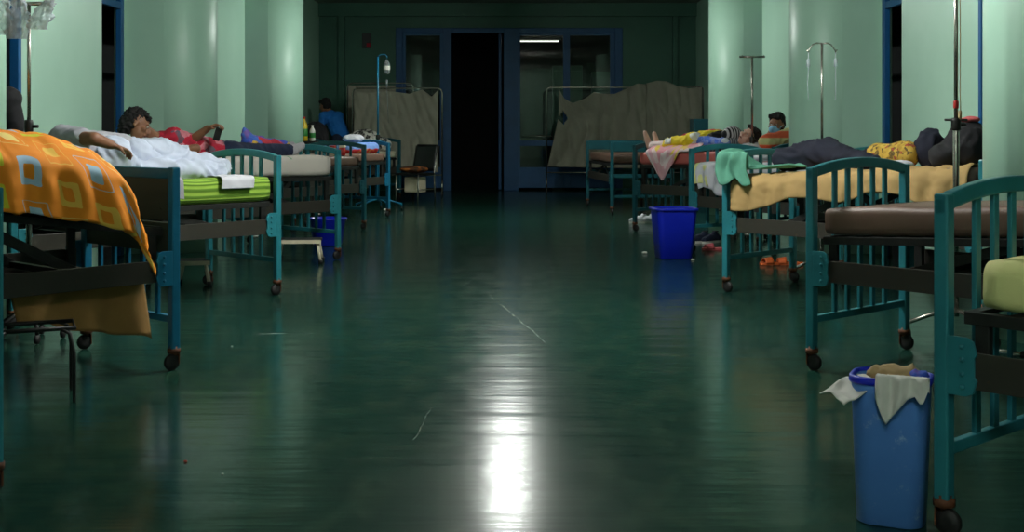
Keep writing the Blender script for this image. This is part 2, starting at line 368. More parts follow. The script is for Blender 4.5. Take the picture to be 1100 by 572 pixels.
# ------------------------------------------------------------------ the room
YB, YE, ZC = 21.7, -2.4, 3.36
XL, XR, DEEP = -3.46, 3.30, 1.6
struct('floor', MB().box((0, (YB+5+YE)/2, -.05), (XR-XL+2*DEEP+.4, YB+5-YE, .1)), 'floor')
struct('ceiling', MB().box((0, (YB+5+YE)/2, ZC+.06), (XR-XL+2*DEEP+.4, YB+5-YE, .12)), 'ceiling')
COLZ = [1.90, 6.54, 11.18, 15.80]
DOORS = []                              # (y0, y1) openings along both side walls
for zc in COLZ[1:3]: DOORS += [(zc+.46, zc+1.34), (zc+3.20, zc+4.16)]
for side, xw, sg in (('left', XL, -1), ('right', XR, 1)):
    mb = MB(); T = .06; y = YE
    def seg(y0, y1, z0, z1): mb.box((xw+sg*T/2, (y0+y1)/2, (z0+z1)/2), (T, y1-y0, z1-z0))
    for d0, d1 in [(COLZ[0]+.5, COLZ[1]-.5)]+DOORS:            # an open alcove, then the doors
        seg(y, d0, 0, ZC); seg(d0, d1, 2.55, ZC); y = d1
    seg(y, YB+.2, 0, ZC)
    for zc in COLZ[1:3]:                 # shallow piers between the doors
        b0, b1 = zc+1.39, zc+(2.96 if zc < 8 else (3.40 if side == 'left' else 3.62)); mb.box((xw-sg*.12, (b0+b1)/2, ZC/2), (.24, b1-b0, ZC))
    struct('wall_'+side, mb, 'wall')
    mb = MB(); ml = MB()                # casing, and a dark panel standing in for the shaded opening beside each pier
    for zc in COLZ[1:3]:
        mb.box((xw-sg*.215, zc+1.37, 1.275), (.06, .05, 2.55)).box((xw-sg*.09, zc+1.37, 2.5), (.19, .05, .10)); ml.box((xw-sg*.088, zc+1.365, 1.22), (.186, .04, 2.44))
    d_ = struct('door_%d' % (14 if side == 'left' else 15), mb, 'blue', bevel=.004); obj('door_leaf', ml, 'darkpanel', d_)
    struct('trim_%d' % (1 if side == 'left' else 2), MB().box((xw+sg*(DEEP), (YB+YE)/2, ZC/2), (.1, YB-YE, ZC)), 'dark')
    for i, zc in enumerate(COLZ):       # round-nosed columns on a flat stub
        cx = xw-sg*(.315 if side == 'left' and i == 1 else .35); R = .38
        poly = [(xw+sg*.02, zc-R)]+[(cx-sg*R*math.sin(a), zc-R*math.cos(a)) for a in [PI*j/40 for j in range(41)]]+[(xw+sg*.02, zc+R)]
        mb = MB(); mb.prism(poly, 0, ZC); o = struct('pillar_%d' % (i+1+(0 if side == 'left' else 4)), mb, 'wall')
        for p in o.data.polygons: p.use_smooth = abs(p.normal.z) < .5 and p.area < .35
    for i, (d0, d1) in enumerate(DOORS):
        mb = MB(); w = .075
        xj = xw-sg*.015
        mb.box((xj+sg*.01, d0+w/2, 1.275), (.05, w, 2.55)); mb.box((xj+sg*.01, d1-w/2, 1.275), (.05, w, 2.55))
        mb.box((xj+sg*.01, (d0+d1)/2, 2.55-w/2), (.05, d1-d0-2*w, w)); mb.box((xj+sg*.01, (d0+d1)/2, 2.2), (.04, d1-d0-2*w, .06))
        struct('door_%d' % (i+2+(0 if side == 'left' else 6)), mb, 'blue', bevel=.004)
# closing wall of the side recesses near the back
struct('wall_front', MB().box((0, YE-.1, ZC/2), (XR-XL+2*DEEP, .2, ZC)), 'wall')
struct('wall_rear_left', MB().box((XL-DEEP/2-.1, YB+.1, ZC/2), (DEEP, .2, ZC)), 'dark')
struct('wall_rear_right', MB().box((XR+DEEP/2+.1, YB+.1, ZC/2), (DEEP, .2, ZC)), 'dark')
# back wall with the blue glazed door set
KB = F/YB
bx = lambda px: (px-550)/KB
bz = lambda py: HC-(py-HY)/KB
mb = MB()
def bw(x0, x1, z0, z1, d=.2, y=YB): mb.box(((x0+x1)/2, y+d/2, (z0+z1)/2), (x1-x0, d, z1-z0))
xa, xb, zt = bx(425), bx(669), bz(30)
bw(XL-.02, xa, 0, ZC); bw(xb, XR+.02, 0, ZC); bw(xa, xb, zt, ZC)
bw(XL-.02, XR+.02, bz(18), ZC, .10, YB-.10)                     # beam over the doors
bw(bx(364), bx(367)+.06, 0, bz(18), .08, YB-.08); bw(bx(722), bx(725)+.04, 0, bz(18), .08, YB-.08)
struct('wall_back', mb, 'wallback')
def fr(mb, x0, x1, z0, z1, y=YB+.02, d=.10): mb.box(((x0+x1)/2, y+d/2, (z0+z1)/2), (x1-x0, d, z1-z0))
mb = MB(); door = mb
fr(mb, xa, bx(432), 0, zt); fr(mb, bx(476), bx(485), 0, zt); fr(mb, bx(541), bx(557), 0, zt); fr(mb, bx(661), xb, 0, zt)
fr(mb, bx(432), bx(476), zt-.09, zt); fr(mb, bx(485), bx(541), zt-.09, zt); fr(mb, bx(557), bx(661), zt-.09, zt)
door1 = struct('door_1', mb, 'blue', bevel=.006)
mb = MB(); L0, L1_ = bx(557), bx(607)
def leaf(nm, x0, x1, s):
    mb = MB(); y = YB+.05
    fr(mb, x0, x0+s, .05, zt-.09, y, .05); fr(mb, x1-s, x1, .05, zt-.09, y, .05); fr(mb, x0+s, x1-s, .05, .42, y, .05)
    fr(mb, x0+s, x1-s, bz(157), bz(151), y, .05); fr(mb, x0+s, x1-s, zt-.13, zt-.09, y, .05)
    o = obj(nm, mb, 'blue', door1, .004); o['label'] = 'blue door leaf with tall glass panes'
    g = MB(); g.box(((x0+x1)/2, y+.025, (.42+zt-.13)/2), (x1-x0-2*s+.01, .006, zt-.55)); obj('glass_pane', g, 'glass', o)
    return o
a = leaf('door_leaf', bx(557), bx(607), .03); leaf('door_leaf', bx(607), bx(661), .09); leaf('door_leaf', bx(432), bx(476), .06)
mb = MB(); mb.tube([(bx(557)+.08, YB-.01, .98), (bx(600), YB-.01, .98)], .012); obj('push_bar', mb, 'chrome', a)
mb = MB(); mb.box((bx(537), YB+.45, 1.42), (.05, .8, 2.8)); o = obj('door_leaf', mb, 'blue', door1, .004)
# dark room behind the doors
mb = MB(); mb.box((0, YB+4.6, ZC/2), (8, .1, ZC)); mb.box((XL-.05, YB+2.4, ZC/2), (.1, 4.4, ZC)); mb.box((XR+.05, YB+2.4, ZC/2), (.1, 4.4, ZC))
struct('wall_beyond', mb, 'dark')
mb = MB(); mb.box((1.05, YB+1.3, 1.15), (.55, .4, 2.3)); mb.box((1.05, YB+1.095, 1.7), (.49, .01, 1.0)); mb.box((1.05, YB+1.095, .6), (.49, .01, 1.0)); mb.box((1.25, YB+1.08, 1.2), (.02, .02, .14))
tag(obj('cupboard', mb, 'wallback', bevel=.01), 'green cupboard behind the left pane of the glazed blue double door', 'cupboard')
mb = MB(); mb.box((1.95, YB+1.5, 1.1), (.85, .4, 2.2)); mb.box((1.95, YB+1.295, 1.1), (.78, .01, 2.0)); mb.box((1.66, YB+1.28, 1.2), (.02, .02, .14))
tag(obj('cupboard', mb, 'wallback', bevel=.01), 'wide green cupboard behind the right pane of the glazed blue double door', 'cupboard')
o = empty('reflection_bar', 'glowing bar standing in for a tube reflection in the blue door glass', 'light', (.50, YB+1.6, 2.80))  # glowing bar added to imitate a tube mirrored in the pane
obj('housing', MB().box((0, 0, .05), (.9, .09, .05)), 'ceiling', o, .005); obj('tube', MB().tube([(-.40, 0, 0), (.40, 0, 0)], .013), 'tubeglint', o); obj('stem', MB().tube([(0,0,.07),(0,0,ZC-2.80)], .01), 'darksteel', o)
# plaque
o = tag(obj('wall_plaque', MB().box((bx(394), YB-.015, bz(44)), (.16, .03, .27)), 'black', bevel=.004), 'small dark plaque with a red corner on the back wall', 'plaque')
obj('paper_insert', MB().box((bx(394)+.035, YB-.032, bz(44)-.08), (.07, .006, .08)), 'red', o)

# far lamp read off the floor streak; the two nearer are added fill
def lamp(loc, label, mat, L=1.25, rz=0):
    o = empty('ceiling_light', label, 'ceiling light', loc, rz, 'ceiling tube lights')
    obj('housing', MB().box((0, 0, .06), (.26, L+.1, .05)), 'ceiling', o, .006)
    for s in (-1, 1): obj('tube', MB().tube([(s*.075, -L/2, 0), (s*.075, L/2, 0)], .019, 10), mat, o)
    obj('stem', MB().tube([(0, 0, .08), (0, 0, ZC-loc[2])], .012), 'darksteel', o)
lamp((-.05, 14.55, 3.16), 'bright twin tube ceiling light over the far beds', 'tube')
lamp((-.05, 6.9, 3.16), 'added unseen fill light above the near beds', 'fillnear')  # added to brighten the near walls and beds, no lamp known here
lamp((-.05, -.6, 3.16), 'added unseen fill light behind the nearest beds', 'fillback')  # front fill added behind the camera for bin, duvet and posts

# ------------------------------------------------------------------ beds
W, LB, HP = .84, 1.82, .93
def arc_rail(y, z0, rise, h=.048, d=.034, w=W):
    mb = MB(); n = 16; vs = []; fs = []
    for i in range(n+1):
        f = i/n; x = -w/2+w*f; z = z0+rise*math.sin(PI*min(1, max(0, f)))**.7
        for dy in (-d/2, d/2):
            for dz in (0, -h): vs.append((x, y+dy, z+dz))
    for i in range(n):
        a = 4*i
        fs += [(a, a+4, a+6, a+2), (a+1, a+3, a+7, a+5), (a, a+1, a+5, a+4), (a+2, a+6, a+7, a+3)]
    fs += [(0, 2, 3, 1), (4*n, 4*n+1, 4*n+3, 4*n+2)]
    mb.add(vs, fs); return mb
def bracket(sx, y, dirn):
    mb = MB(); x = sx*(W/2-.004)
    z = [.395, .405, .44, .45, .50, .51, .545, .555]; e = [.055, .075, .085, .078, .078, .085, .075, .055]
    poly = [(0, .395)]+list(zip(e, z))+[(0, .555)]
    vs = [(x-sx*.004, y+dirn*a, b) for a, b in poly]+[(x+sx*.006, y+dirn*a, b) for a, b in poly]; n = len(poly)
    mb.add(vs, [(i, (i+1) % n, (i+1) % n+n, i+n) for i in range(n)]+[tuple(range(n))[::-1], tuple(range(n, 2*n))])
    for zz in (.42, .455, .495, .53):
        R = Matrix.Rotation(PI/2, 4, 'Y'); mb.lathe([(.007, -.004), (.007, .004), (.003, .006)], (x+sx*.007, y+dirn*.045, zz), 8, R if sx > 0 else Matrix.Rotation(-PI/2, 4, 'Y'))
    return mb
def bed_children(r, mat, style):
    pw = .042
    for y in (0, LB):
        for sx in (-1, 1):
            x = sx*(W/2-pw/2)
            obj('post', MB().box((x, y, (.085+HP)/2+.01), (pw, pw, HP-.085)), mat, r, .006)
            c = obj('caster', MB().lathe([(.012, .04), (.014, .075), (.03, .08), (.03, .10), (.022, .102), (.022, .112)], (x, y, 0), 12).box((x, y-.018, .05), (.036, .004, .05)), 'rust', r)
            obj('wheel', MB().lathe([(.012, -.014), (.034, -.013), (.038, -.006), (.038, .006), (.034, .013), (.012, .014)], (x, y+.012, .038), 16, Matrix.Rotation(PI/2, 4, 'Y')), 'rubber', c)
        if style == 'slat' or (y > 0 and style != 'open'):
            obj('top_rail', arc_rail(y, HP, .05), mat, r, .006)
            for i in range(5):
                x = (-2+i)*.108; top = HP+.05*math.sin(PI*(x+W/2)/W)**.7-.03
                obj('slat', MB().box((x, y, (.235+top)/2), (.030, .016, top-.235)), mat, r, .003)
        elif style == 'panel' :
            obj('top_rail', MB().box((0, y, HP-.02), (W-.08, .03, .05)), mat, r, .005)
            obj('board_panel', MB().box((0, y, .80), (W-.08, .018, .22)).box((0, y, .665), (W-.08, .022, .03)).box((0, y, .60), (W-.08, .018, .12)), 'panel', r, .002)
            for i in range(5): obj('slat', MB().box(((-2+i)*.13, y, .385), (.030, .016, .33)), mat, r, .003)
        else:
            obj('top_rail', MB().box((0, y, HP-.05), (W-.08, .026, .13)), mat, r, .006)
            obj('middle_rail', MB().box((0, y, .5), (W-.08, .026, .05)), mat, r, .005)
        obj('lower_rail', MB().box((0, y, .235), (W-.08, .026, .034)), mat, r, .004)
    for sx in (-1, 1):
        obj('side_rail', MB().box((sx*(W/2-.012), LB/2, .465), (.008, LB-.10, .10)).box((sx*(W/2-.03), LB/2, .419), (.04, LB-.10, .008)), 'rail', r, .002)
        obj('bracket', bracket(sx, .02, 1), mat, r, .002); obj('bracket', bracket(sx, LB-.02, -1), mat, r, .002)
BED = {}
protos = {}
def add_bed(key, px, k, phi, side, label, style='slat', mat='teal', zf=.62, zh=.64, name='hospital_bed', A=None):
    a = A or ((px-550)/k, F/k)
    ph = math.radians(phi); sg = 1 if side == 'R' else -1
    v = Vector((sg*math.cos(ph), -math.sin(ph), 0)); u = Vector((sg*math.sin(ph), math.cos(ph), 0))
    o = Vector((a[0], a[1], 0))+u*(W/2-.02)
    th = math.atan2(-v.x, v.y)
    r = empty(name, label, 'bed', o, th, 'hospital beds along the ward')
    if (style, mat) not in protos: bed_children(r, mat, style); protos[(style, mat)] = r
    else:
        for ch in list(protos[(style, mat)].children):
            if ch.get('own'): continue
            copy_child(ch, r)
    # sprung deck, lift arms and crank, set to this bed's own height
    mb = MB(); z = lambda y: zf+(zh-zf)*y/LB
    for sx in (-1, 1): mb.bar((sx*.37, .05, z(0)-.018), (sx*.37, LB-.05, z(LB)-.018), .03, .034)
    for i in range(15):
        y = .06+i*(LB-.12)/14; mb.box((0, y, z(y)-.008), (.74, .034, .014))
    d = obj('deck', mb, 'darksteel', r, .002); d['own'] = 1
    mb = MB()
    for sx in (-1, 1):
        mb.bar((sx*.33, .42, .47), (sx*.33, .95, z(.95)-.03), .012, .045); mb.bar((sx*.33, 1.3, .47), (sx*.33, .98, z(.98)-.03), .012, .045)
    mb.box((0, .42, .47), (.78, .03, .03)); mb.box((0, 1.3, .47), (.78, .03, .03)); mb.tube([(0, .03, .45), (0, 1.2, .45)], .012)
    for yy in (.10, LB-.10):                                 # uprights carrying the deck
        for sx in (-1, 1): mb.box((sx*.37, yy, (.42+z(yy)-.03)/2), (.025, .04, z(yy)-.03-.42))
    d = obj('lift_frame', mb, 'darksteel', r, .002); d['own'] = 1
    mb = MB(); mb.tube([(0, .05, .45), (0, -.06, .45), (0, -.075, .41), (0, -.075, .36), (0, -.13, .36)], .008)
    d = obj('crank', mb, 'chrome', r); d['own'] = 1
    BED[key] = dict(o=r, loc=o, th=th, sA=(1 if side == 'R' else -1), z=z, M=Matrix.Translation(o) @ Matrix.Rotation(th, 4, 'Z'))
    return r
def rounded_ring(hw, hh, r, n=5):
    pts = []
    for cx, cz, a0 in ((hw-r, hh-r, 0), (-hw+r, hh-r, PI/2), (-hw+r, -hh+r, PI), (hw-r, -hh+r, 1.5*PI)):
        for i in range(n+1): a = a0+i*PI/2/n; pts.append((cx+r*math.cos(a), cz+r*math.sin(a)))
    return pts
def mattress(key, label, mat, thick=.13, hw=.375, y0=.05, y1=LB-.06, lift=None, uvs=False, name='mattress', soft=.004):
    b = BED[key]; mb = MB(); n = 30; ring0 = rounded_ring(1, 1, .3); m = len(ring0)
    seed = sum(map(ord, key))
    lift = lift or (lambda y: 0)
    vs = []; per = []
    for i in range(n+1):
        f = i/n; y = y0+(y1-y0)*f; e = min(f, 1-f)*n; sc = (.90, .98, 1)[min(2, int(e))]
        yy = y
        zb = b['z'](y)+.002+lift(y)
        ring = rounded_ring(hw*(1-.03*(1-sc)*5), thick/2*sc, thick*.28*sc)
        acc = 0; pl = None
        for x, z in ring:
            nz = soft*noise.noise(Vector((x*6, y*5, z*6+seed)))
            zz = zb+thick/2+z
            if z > -thick*.3: zz += nz
            vs.append((x+nz*.5, yy, zz))
    fs = []; uvm = {}
    for i in range(n):
        for j in range(m):
            a, c = i*m+j, i*m+(j+1) % m; fs.append((a, c, c+m, a+m))
    fs.append(tuple(range(m))); fs.append(tuple(n*m+j for j in range(m))[::-1])
    mb.add(vs, fs, True)
    pos = [0]
    rg = rounded_ring(hw, thick/2, thick*.36)
    for j in range(m): p, q = rg[j], rg[(j+1) % m]; pos.append(pos[-1]+math.hypot(q[0]-p[0], q[1]-p[1]))
    for i in range(n):
        ya, yb = (y1-y0)*i/n, (y1-y0)*(i+1)/n
        for j in range(m): mb.uv[i*m+j] = [(pos[j], ya), (pos[j+1], ya), (pos[j+1], yb), (pos[j], yb)]
    o = obj(name, mb, mat, loc=b['loc'], rz=b['th'])
    b['top'] = lambda y: b['z'](y)+.002+lift(y)+thick
    return tag(o, label, 'mattress', 'mattresses on the ward beds')
def drape(key, name, label, cat, mat, y0, y1, ohA, ohB, top=None, hw=.385, gap=.008, amp=.012, fs_=7, solid=.006, foot=0, nu=70, nv=60, xr=None, group=None, seed=0, lift=0, skirt=.02, crown=0, slant=0, quilt=False):
    """cloth laid over the bed: hangs ohA(y) over the aisle side and ohB(y) over the wall side"""
    b = BED[key]; s = b['sA']; top = top or b['top']; r = .03
    fA = ohA if callable(ohA) else (lambda y: ohA); fB = ohB if callable(ohB) else (lambda y: ohB)
    def fn(i, j):
        y = y0+(y1-y0)*j
        wob = .018*noise.noise(Vector((y*6, seed, 1.7)))
        a, c = fA(y)+wob, fB(y)
        if xr: lo, hi = -xr[0], xr[1]
        else: lo, hi = -(hw+c), hw+a
        sarc = lo+(hi-lo)*i
        d = abs(sarc)-hw; sgn = 1 if sarc > 0 else -1
        nz = noise.noise(Vector((sarc*fs_, y*fs_, seed)))+.5*noise.noise(Vector((sarc*fs_*2.3, y*fs_*2.3, seed+5)))
        yy = y
        if slant:
            ht = 1-min(1, max(0, d)/max(.05, a)); yy = y+slant*ht*(1-j)**2*(1 if sarc < hw*.2 else .75+.25*(1-sarc/hw) if d < 0 else .75)
        zt = top(max(.0, y))+gap+lift
        if slant: zt -= .09*max(0, 1-j/.07)**2
        if quilt: zt += .016*(abs(math.sin(PI*(sarc+.1)/.23))**.4+abs(math.sin(PI*y/.26))**.4)-.02
        if foot and y < .0: pass
        if d <= 0:
            x = sarc; z = zt+amp*nz+crown*(1-(sarc/hw)**2)
            edge = max(0, .05+d)/.05; z -= r*.5*edge**2
        else:
            f = min(1, d/.06); fold = (.016*math.sin(y*38+seed)+.02*noise.noise(Vector((y*11+sarc*3, sarc*4, seed))))*min(1, d/.12)
            x = sgn*(hw+skirt*math.sin(f*PI/2)+abs(amp*nz)*.6+fold*.8+.008); z = zt-r*.5-d
        return (x*s, yy, z)
    mb = MB(); mb.grid(fn, nu, nv, lambda i, j: (i*(2*hw+.4), (y1-y0)*j))
    o = obj(name, mb, mat, solid=solid, loc=b['loc'], rz=b['th'])
    return tag(o, label, cat, group)
def heap(key, name, label, cat, mat, blobs, voxel=.014, amp=.014, sc=9, seed=0, smooth=6, world=False, group=None):
    """cloth bundled up: balls in bed coordinates (x>0 is the aisle side)"""
    if world:
        me = fuse(name, blobs, voxel, smooth, wrinkle(amp, sc, seed)); o = link(name, me, mat)
    else:
        b = BED[key]; s = b['sA']
        lst = []
        for q in blobs:
            if q[0] == 'c': lst.append(('c', (q[1][0]*s, q[1][1], q[1][2]), (q[2][0]*s, q[2][1], q[2][2]), q[3], q[4]))
            else: lst.append(('e', (q[1][0]*s, q[1][1], q[1][2]), q[2]))
        me = fuse(name, lst, voxel, smooth, wrinkle(amp, sc, seed)); o = link(name, me, mat, loc=b['loc'], rz=b['th'])
    return tag(o, label, cat, group)
def bp(key, x, y, z):
    b = BED[key]; return b['M'] @ Vector((x*b['sA'], y, z))

add_bed('L0', -6, 352, 48, 'L', 'teal slatted bed at the left picture edge, only its foot post showing')
add_bed('L1', 187, 232, 48, 'L', 'bed with solid dark footboard panel under the orange squared duvet', 'panel', 'blueteal', .66, .90)
add_bed('L2', 298, 160, 48, 'L', 'teal slatted bed under the green striped mattress', 'slat', 'teal', .63, .64)
add_bed('L3', 363, 126, 48, 'L', 'teal slatted bed of the patient in red holding a phone', 'slat', 'teal', .71, .74)
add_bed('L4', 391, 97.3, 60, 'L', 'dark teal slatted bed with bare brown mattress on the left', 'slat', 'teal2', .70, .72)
add_bed('L5', 417, 85, 60, 'L', 'bright blue bed with folded red and blue print, by the far drip stand', 'slat', 'blueteal', .70, .72)
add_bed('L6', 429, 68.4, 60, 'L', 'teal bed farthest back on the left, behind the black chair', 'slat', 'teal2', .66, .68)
add_bed('R1', 1014, 390, 48, 'R', 'nearest teal slatted bed, beside the dusty blue bin', 'slat', 'teal', .62, .62)
add_bed('R2', 872, 232, 48.7, 'R', 'teal slatted bed with bare brown vinyl mattress, second on the right', 'slat', 'teal', .62, .72)
add_bed('R3', 780, 157, 47, 'R', 'teal slatted bed under the tan sheet with green towel over its foot', 'slat', 'teal', .68, .80)
add_bed('R4', 743, 119, 60, 'R', 'teal slatted bed with white and lime sheet hanging, behind the royal blue bin', 'slat', 'teal', .70, .76)
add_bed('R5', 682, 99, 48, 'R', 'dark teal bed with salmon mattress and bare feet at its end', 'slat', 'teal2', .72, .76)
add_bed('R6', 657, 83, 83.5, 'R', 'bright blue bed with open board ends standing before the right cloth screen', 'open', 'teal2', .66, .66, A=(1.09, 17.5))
mattress('L0', 'plain grey brown mattress on the bed at the left picture edge', 'vinyl')
mattress('L1', 'dark mattress hidden under the orange squared duvet', 'blackcloth', .14, y0=.26)
mattress('L2', 'mattress in green striped cover, thick and soft edged', 'green', .16, .395, soft=.02)
mattress('L3', 'white mattress printed with green twigs', 'twig', .17, soft=.02)
mattress('L4', 'bare brown mattress on the dark teal bed left of the aisle', 'vinyl', .11)
mattress('L5', 'brown mattress under the red and light blue print', 'vinyl', .10)
mattress('L6', 'pale mattress on the bed farthest back at left', 'cream', .10)
mattress('R1', 'pale lime yellow mattress nearest the camera at right', 'lime', .14, .36, .09, LB-.06, soft=.03)
mattress('R2', 'bare brown vinyl mattress with rounded end', 'vinyl', .13)
mattress('R3', 'mattress hidden under the tan sheet', 'vinyl', .10)
mattress('R4', 'mattress under the white and lime sheet', 'white', .10)
mattress('R5', 'salmon pink vinyl mattress under the bare feet', 'pinkmat', .14)
mattress('R6', 'brown mattress on the open board bed before the screen', 'vinyl', .12)

# ------------------------------------------------------------------ bedding
def lerp_tab(tab):
    def f(y):
        if y <= tab[0][0]: return tab[0][1]
        for (a, b), (c, d) in zip(tab, tab[1:]):
            if y <= c: return b+(d-b)*(y-a)/(c-a)
        return tab[-1][1]
    return f
t1 = BED['L1']['top']; bot = lerp_tab([(.14, .52), (.24, .63), (.5, .70), (.8, .75), (1.8, .86)])
dtop = lambda y: t1(y)+.115+.015*min(1, max(0, y-.1)/.6)
drape('L1', 'duvet', 'orange duvet printed with yellow, blue and lime squares', 'duvet', 'duvet', .14, 1.74, lambda y: max(.02, dtop(y)-bot(y)-.02), .2, top=dtop, hw=.40, crown=.09, amp=.018, fs_=6, solid=.03, seed=3, skirt=.05, slant=.16, nu=110, nv=90, quilt=True)
# brown cloth hanging below the first left bed
def fn(i, j):
    y = .05+.64*i+.05*(1-j); z = .47-(.33+.06*noise.noise(Vector((i*3, 0, 2)))-.14*i)*j
    return (-(.29+.02*math.sin(i*16)*j), y, z)
b = BED['L1']; o = obj('hanging_cloth', MB().grid(fn, 40, 16), 'browncloth', solid=.004, loc=b['loc'], rz=b['th'])
tag(o, 'brown cloth hanging down below the frame of the orange duvet bed', 'cloth')
# white sheet heaped over the legs on the green mattress
t2 = BED['L2']['top'](.8)
heap('L2', 'sheet_heap', 'rumpled white and pale blue sheet heaped on the green striped mattress', 'sheet', 'paleblue',
     [('c', (.06, .22, t2+.05), (.05, .72, t2+.15), .07, .12), ('c', (.05, .75, t2+.14), (.02, 1.08, t2+.15), .12, .11), ('c', (.18, .28, t2+.04), (.22, .95, t2+.06), .055, .08), ('c', (-.2, .4, t2+.04), (-.22, 1.0, t2+.07), .05, .09), ('e', (.14, 1.06, t2+.13), (.16, .13, .15))], amp=.034, sc=8, seed=2)
def flat_patch(key, name, label, cat, mat, xs, ys, drop, group=None, seed=0, zoff=.012, solid=.005, bulge=0):
    """a small cloth lying over the aisle edge of a mattress"""
    b = BED[key]; s = b['sA']; hw = .40
    def fn(i, j):
        y = ys[0]+(ys[1]-ys[0])*j+.02*(i-.5)*math.sin(seed); a = xs+(hw-xs+drop)*i
        nz = .006*noise.noise(Vector((a*14, y*14, seed)))
        zt = b['top'](y)+zoff+bulge*math.sin(PI*j)
        if a < hw-.03: return (a*s, y, zt+nz)
        d = a-hw+.03; an = min(1, d/.05)
        fo = (.018*math.sin(y*44+seed+d*6)+.012*noise.noise(Vector((y*9, d*5, seed))))*min(1, max(0, d-.03)/.08)*(drop > .15)
        return ((hw-.02+.045*math.sin(an*PI/2)+nz+fo)*s, y+.05*noise.noise(Vector((d*4, seed, y*2)))*min(1, d/.1)*(drop > .15), zt-.03*(1-math.cos(an*PI/2))-max(0, d-.05)*(1+.18*math.sin(y*13+seed)*(drop > .15)))
    o = obj(name, MB().grid(fn, 40, 40, lambda i, j: (i*.4, j*.4)), mat, solid=solid, loc=b['loc'], rz=b['th']); return tag(o, label, cat, group)
flat_patch('L2', 'hand_towel', 'small white cloth over the edge of the green striped mattress', 'cloth', 'white', .22, (.20, .45), .07, seed=1, zoff=.016)
flat_patch('L2', 'tissue', 'crumpled grey tissue tucked under the edge of the green striped mattress', 'tissue', 'greyshirt', .36, (.74, .92), .13, seed=4, zoff=.02, bulge=.01)
heap('L3', 'blanket', 'red blanket with blue and yellow print over the legs on the twig mattress', 'blanket', 'redblue',
     [('c', (.0, .28, BED['L3']['top'](.4)+.06), (-.0, .60, BED['L3']['top'](.7)+.08), .075, .09), ('c', (.0, .62, BED['L3']['top'](.7)+.10), (-.02, .66, BED['L3']['top'](.7)+.22), .075, .025)], amp=.014, seed=5)
heap('L3', 'pillow', 'white pillow behind the patient in red', 'pillow', 'white', [('e', (0, 1.585, BED['L3']['top'](1.6)+.07), (.30, .17, .075))], amp=.012, seed=8)
b5 = BED['L5']['top']
heap('L5', 'printed_blanket', 'folded red and light blue printed blanket on the bright blue bed', 'blanket', 'boxprint', [('c', (.27, .14, b5(.3)+.07), (.25, .62, b5(.3)+.07), .075, .075), ('c', (-.1, .16, b5(.3)+.07), (-.1, .62, b5(.3)+.07), .07, .07), ('c', (.27, .16, b5(.3)+.07), (-.1, .18, b5(.3)+.07), .07, .07), ('c', (.26, .6, b5(.3)+.07), (-.1, .6, b5(.3)+.07), .07, .07), ('c', (.26, .4, b5(.3)+.07), (-.1, .4, b5(.3)+.07), .07, .07)], amp=.006, seed=3)
heap('L5', 'towel', 'white towel lying on the red and light blue print', 'towel', 'white', [('e', (.12, .36, b5(.3)+.19), (.13, .15, .05))], amp=.02, sc=12, seed=9)
b6 = BED['L6']['top']
heap('L6', 'bundle', 'white cloth bundle with black print behind the far drip stand', 'bundle', 'bwprint', [('e', (.05, .40, b6(.3)+.16), (.28, .26, .18)), ('e', (.2, .22, b6(.3)+.10), (.18, .14, .12))], amp=.03, sc=7, seed=2)
# right side
t3 = BED['R3']['top']
drape('R3', 'tan_sheet', 'tan sheet hanging along the side of the bed with the green towel', 'sheet', 'tan', .06, 1.74, lambda y: .17+.03*math.sin(y*9)+.03*math.sin(y*4+1), .15, amp=.02, fs_=9, seed=11, solid=.005, skirt=.03, nu=90, nv=120)
# green towel over the foot rail
b = BED['R3']
def fn(i, j):
    a = -.21+.71*i; w_ = .30-.06*i; nz = .016*noise.noise(Vector((i*6, j*5, 3)))+.014*math.sin(j*11+i*5); hi = HP+.03
    if a < 0:
        y = -.005+w_*.8*j+.03*a; ht = min(1, -a/.06); return (.44+.035*math.sin(ht*PI/2)+nz*(.4+ht), y+.04*noise.noise(Vector((a*6, 2, 1))), hi-.02*(1-math.cos(ht*PI/2))-max(0, -a-.03)*(1+.15*math.sin(j*9)))
    y = -.005+w_*(.8+.2*min(1, a*4))*j-.07*min(1, a*5)+.62*a; x = .44-.75*a; f = min(1, max(0, y-.02)/.14); f = f*f*(3-2*f)
    arc = HP+.05*math.sin(PI*min(1, max(0, (x+W/2)/W)))**.7+.022
    return (x, y, arc*(1-f)+(t3(max(0, y))+.05)*f+abs(nz)*1.2)
o = obj('green_towel', MB().grid(fn, 54, 36), 'towel', solid=.014, sub=1, loc=b['loc'], rz=b['th']); tag(o, 'mint green towel thrown over the foot corner of the tan sheet bed', 'towel')
heap('R3', 'navy_blanket', 'dark navy fleece blanket bunched on the tan sheet', 'blanket', 'navy', [('c', (.05, .24, t3(.3)+.11), (.02, .55, t3(.5)+.13), .09, .115), ('c', (.02, .55, t3(.5)+.12), (.14, .98, t3(.9)+.05), .11, .055), ('c', (-.2, .35, t3(.4)+.07), (-.15, .8, t3(.8)+.08), .07, .08)], amp=.022, seed=6)
heap('R3', 'floral_bundle', 'mustard yellow floral bundle lying behind the navy blanket', 'bundle', 'floral', [('c', (-.12, .86, t3(.9)+.10), (-.05, 1.1, t3(1.1)+.10), .09, .085)], amp=.014, seed=2)
heap('R3', 'jacket', 'dark blue jacket beside the mustard floral bundle', 'jacket', 'navy', [('e', (-.14, 1.21, t3(1.2)+.12), (.13, .09, .14))], amp=.02, seed=9)
heap('R3', 'white_pad', 'white folded pad between the floral bundle and the tan sheet', 'pad', 'white', [('e', (.16, 1.16, t3(1.1)+.035), (.10, .09, .03))], amp=.008, seed=4)
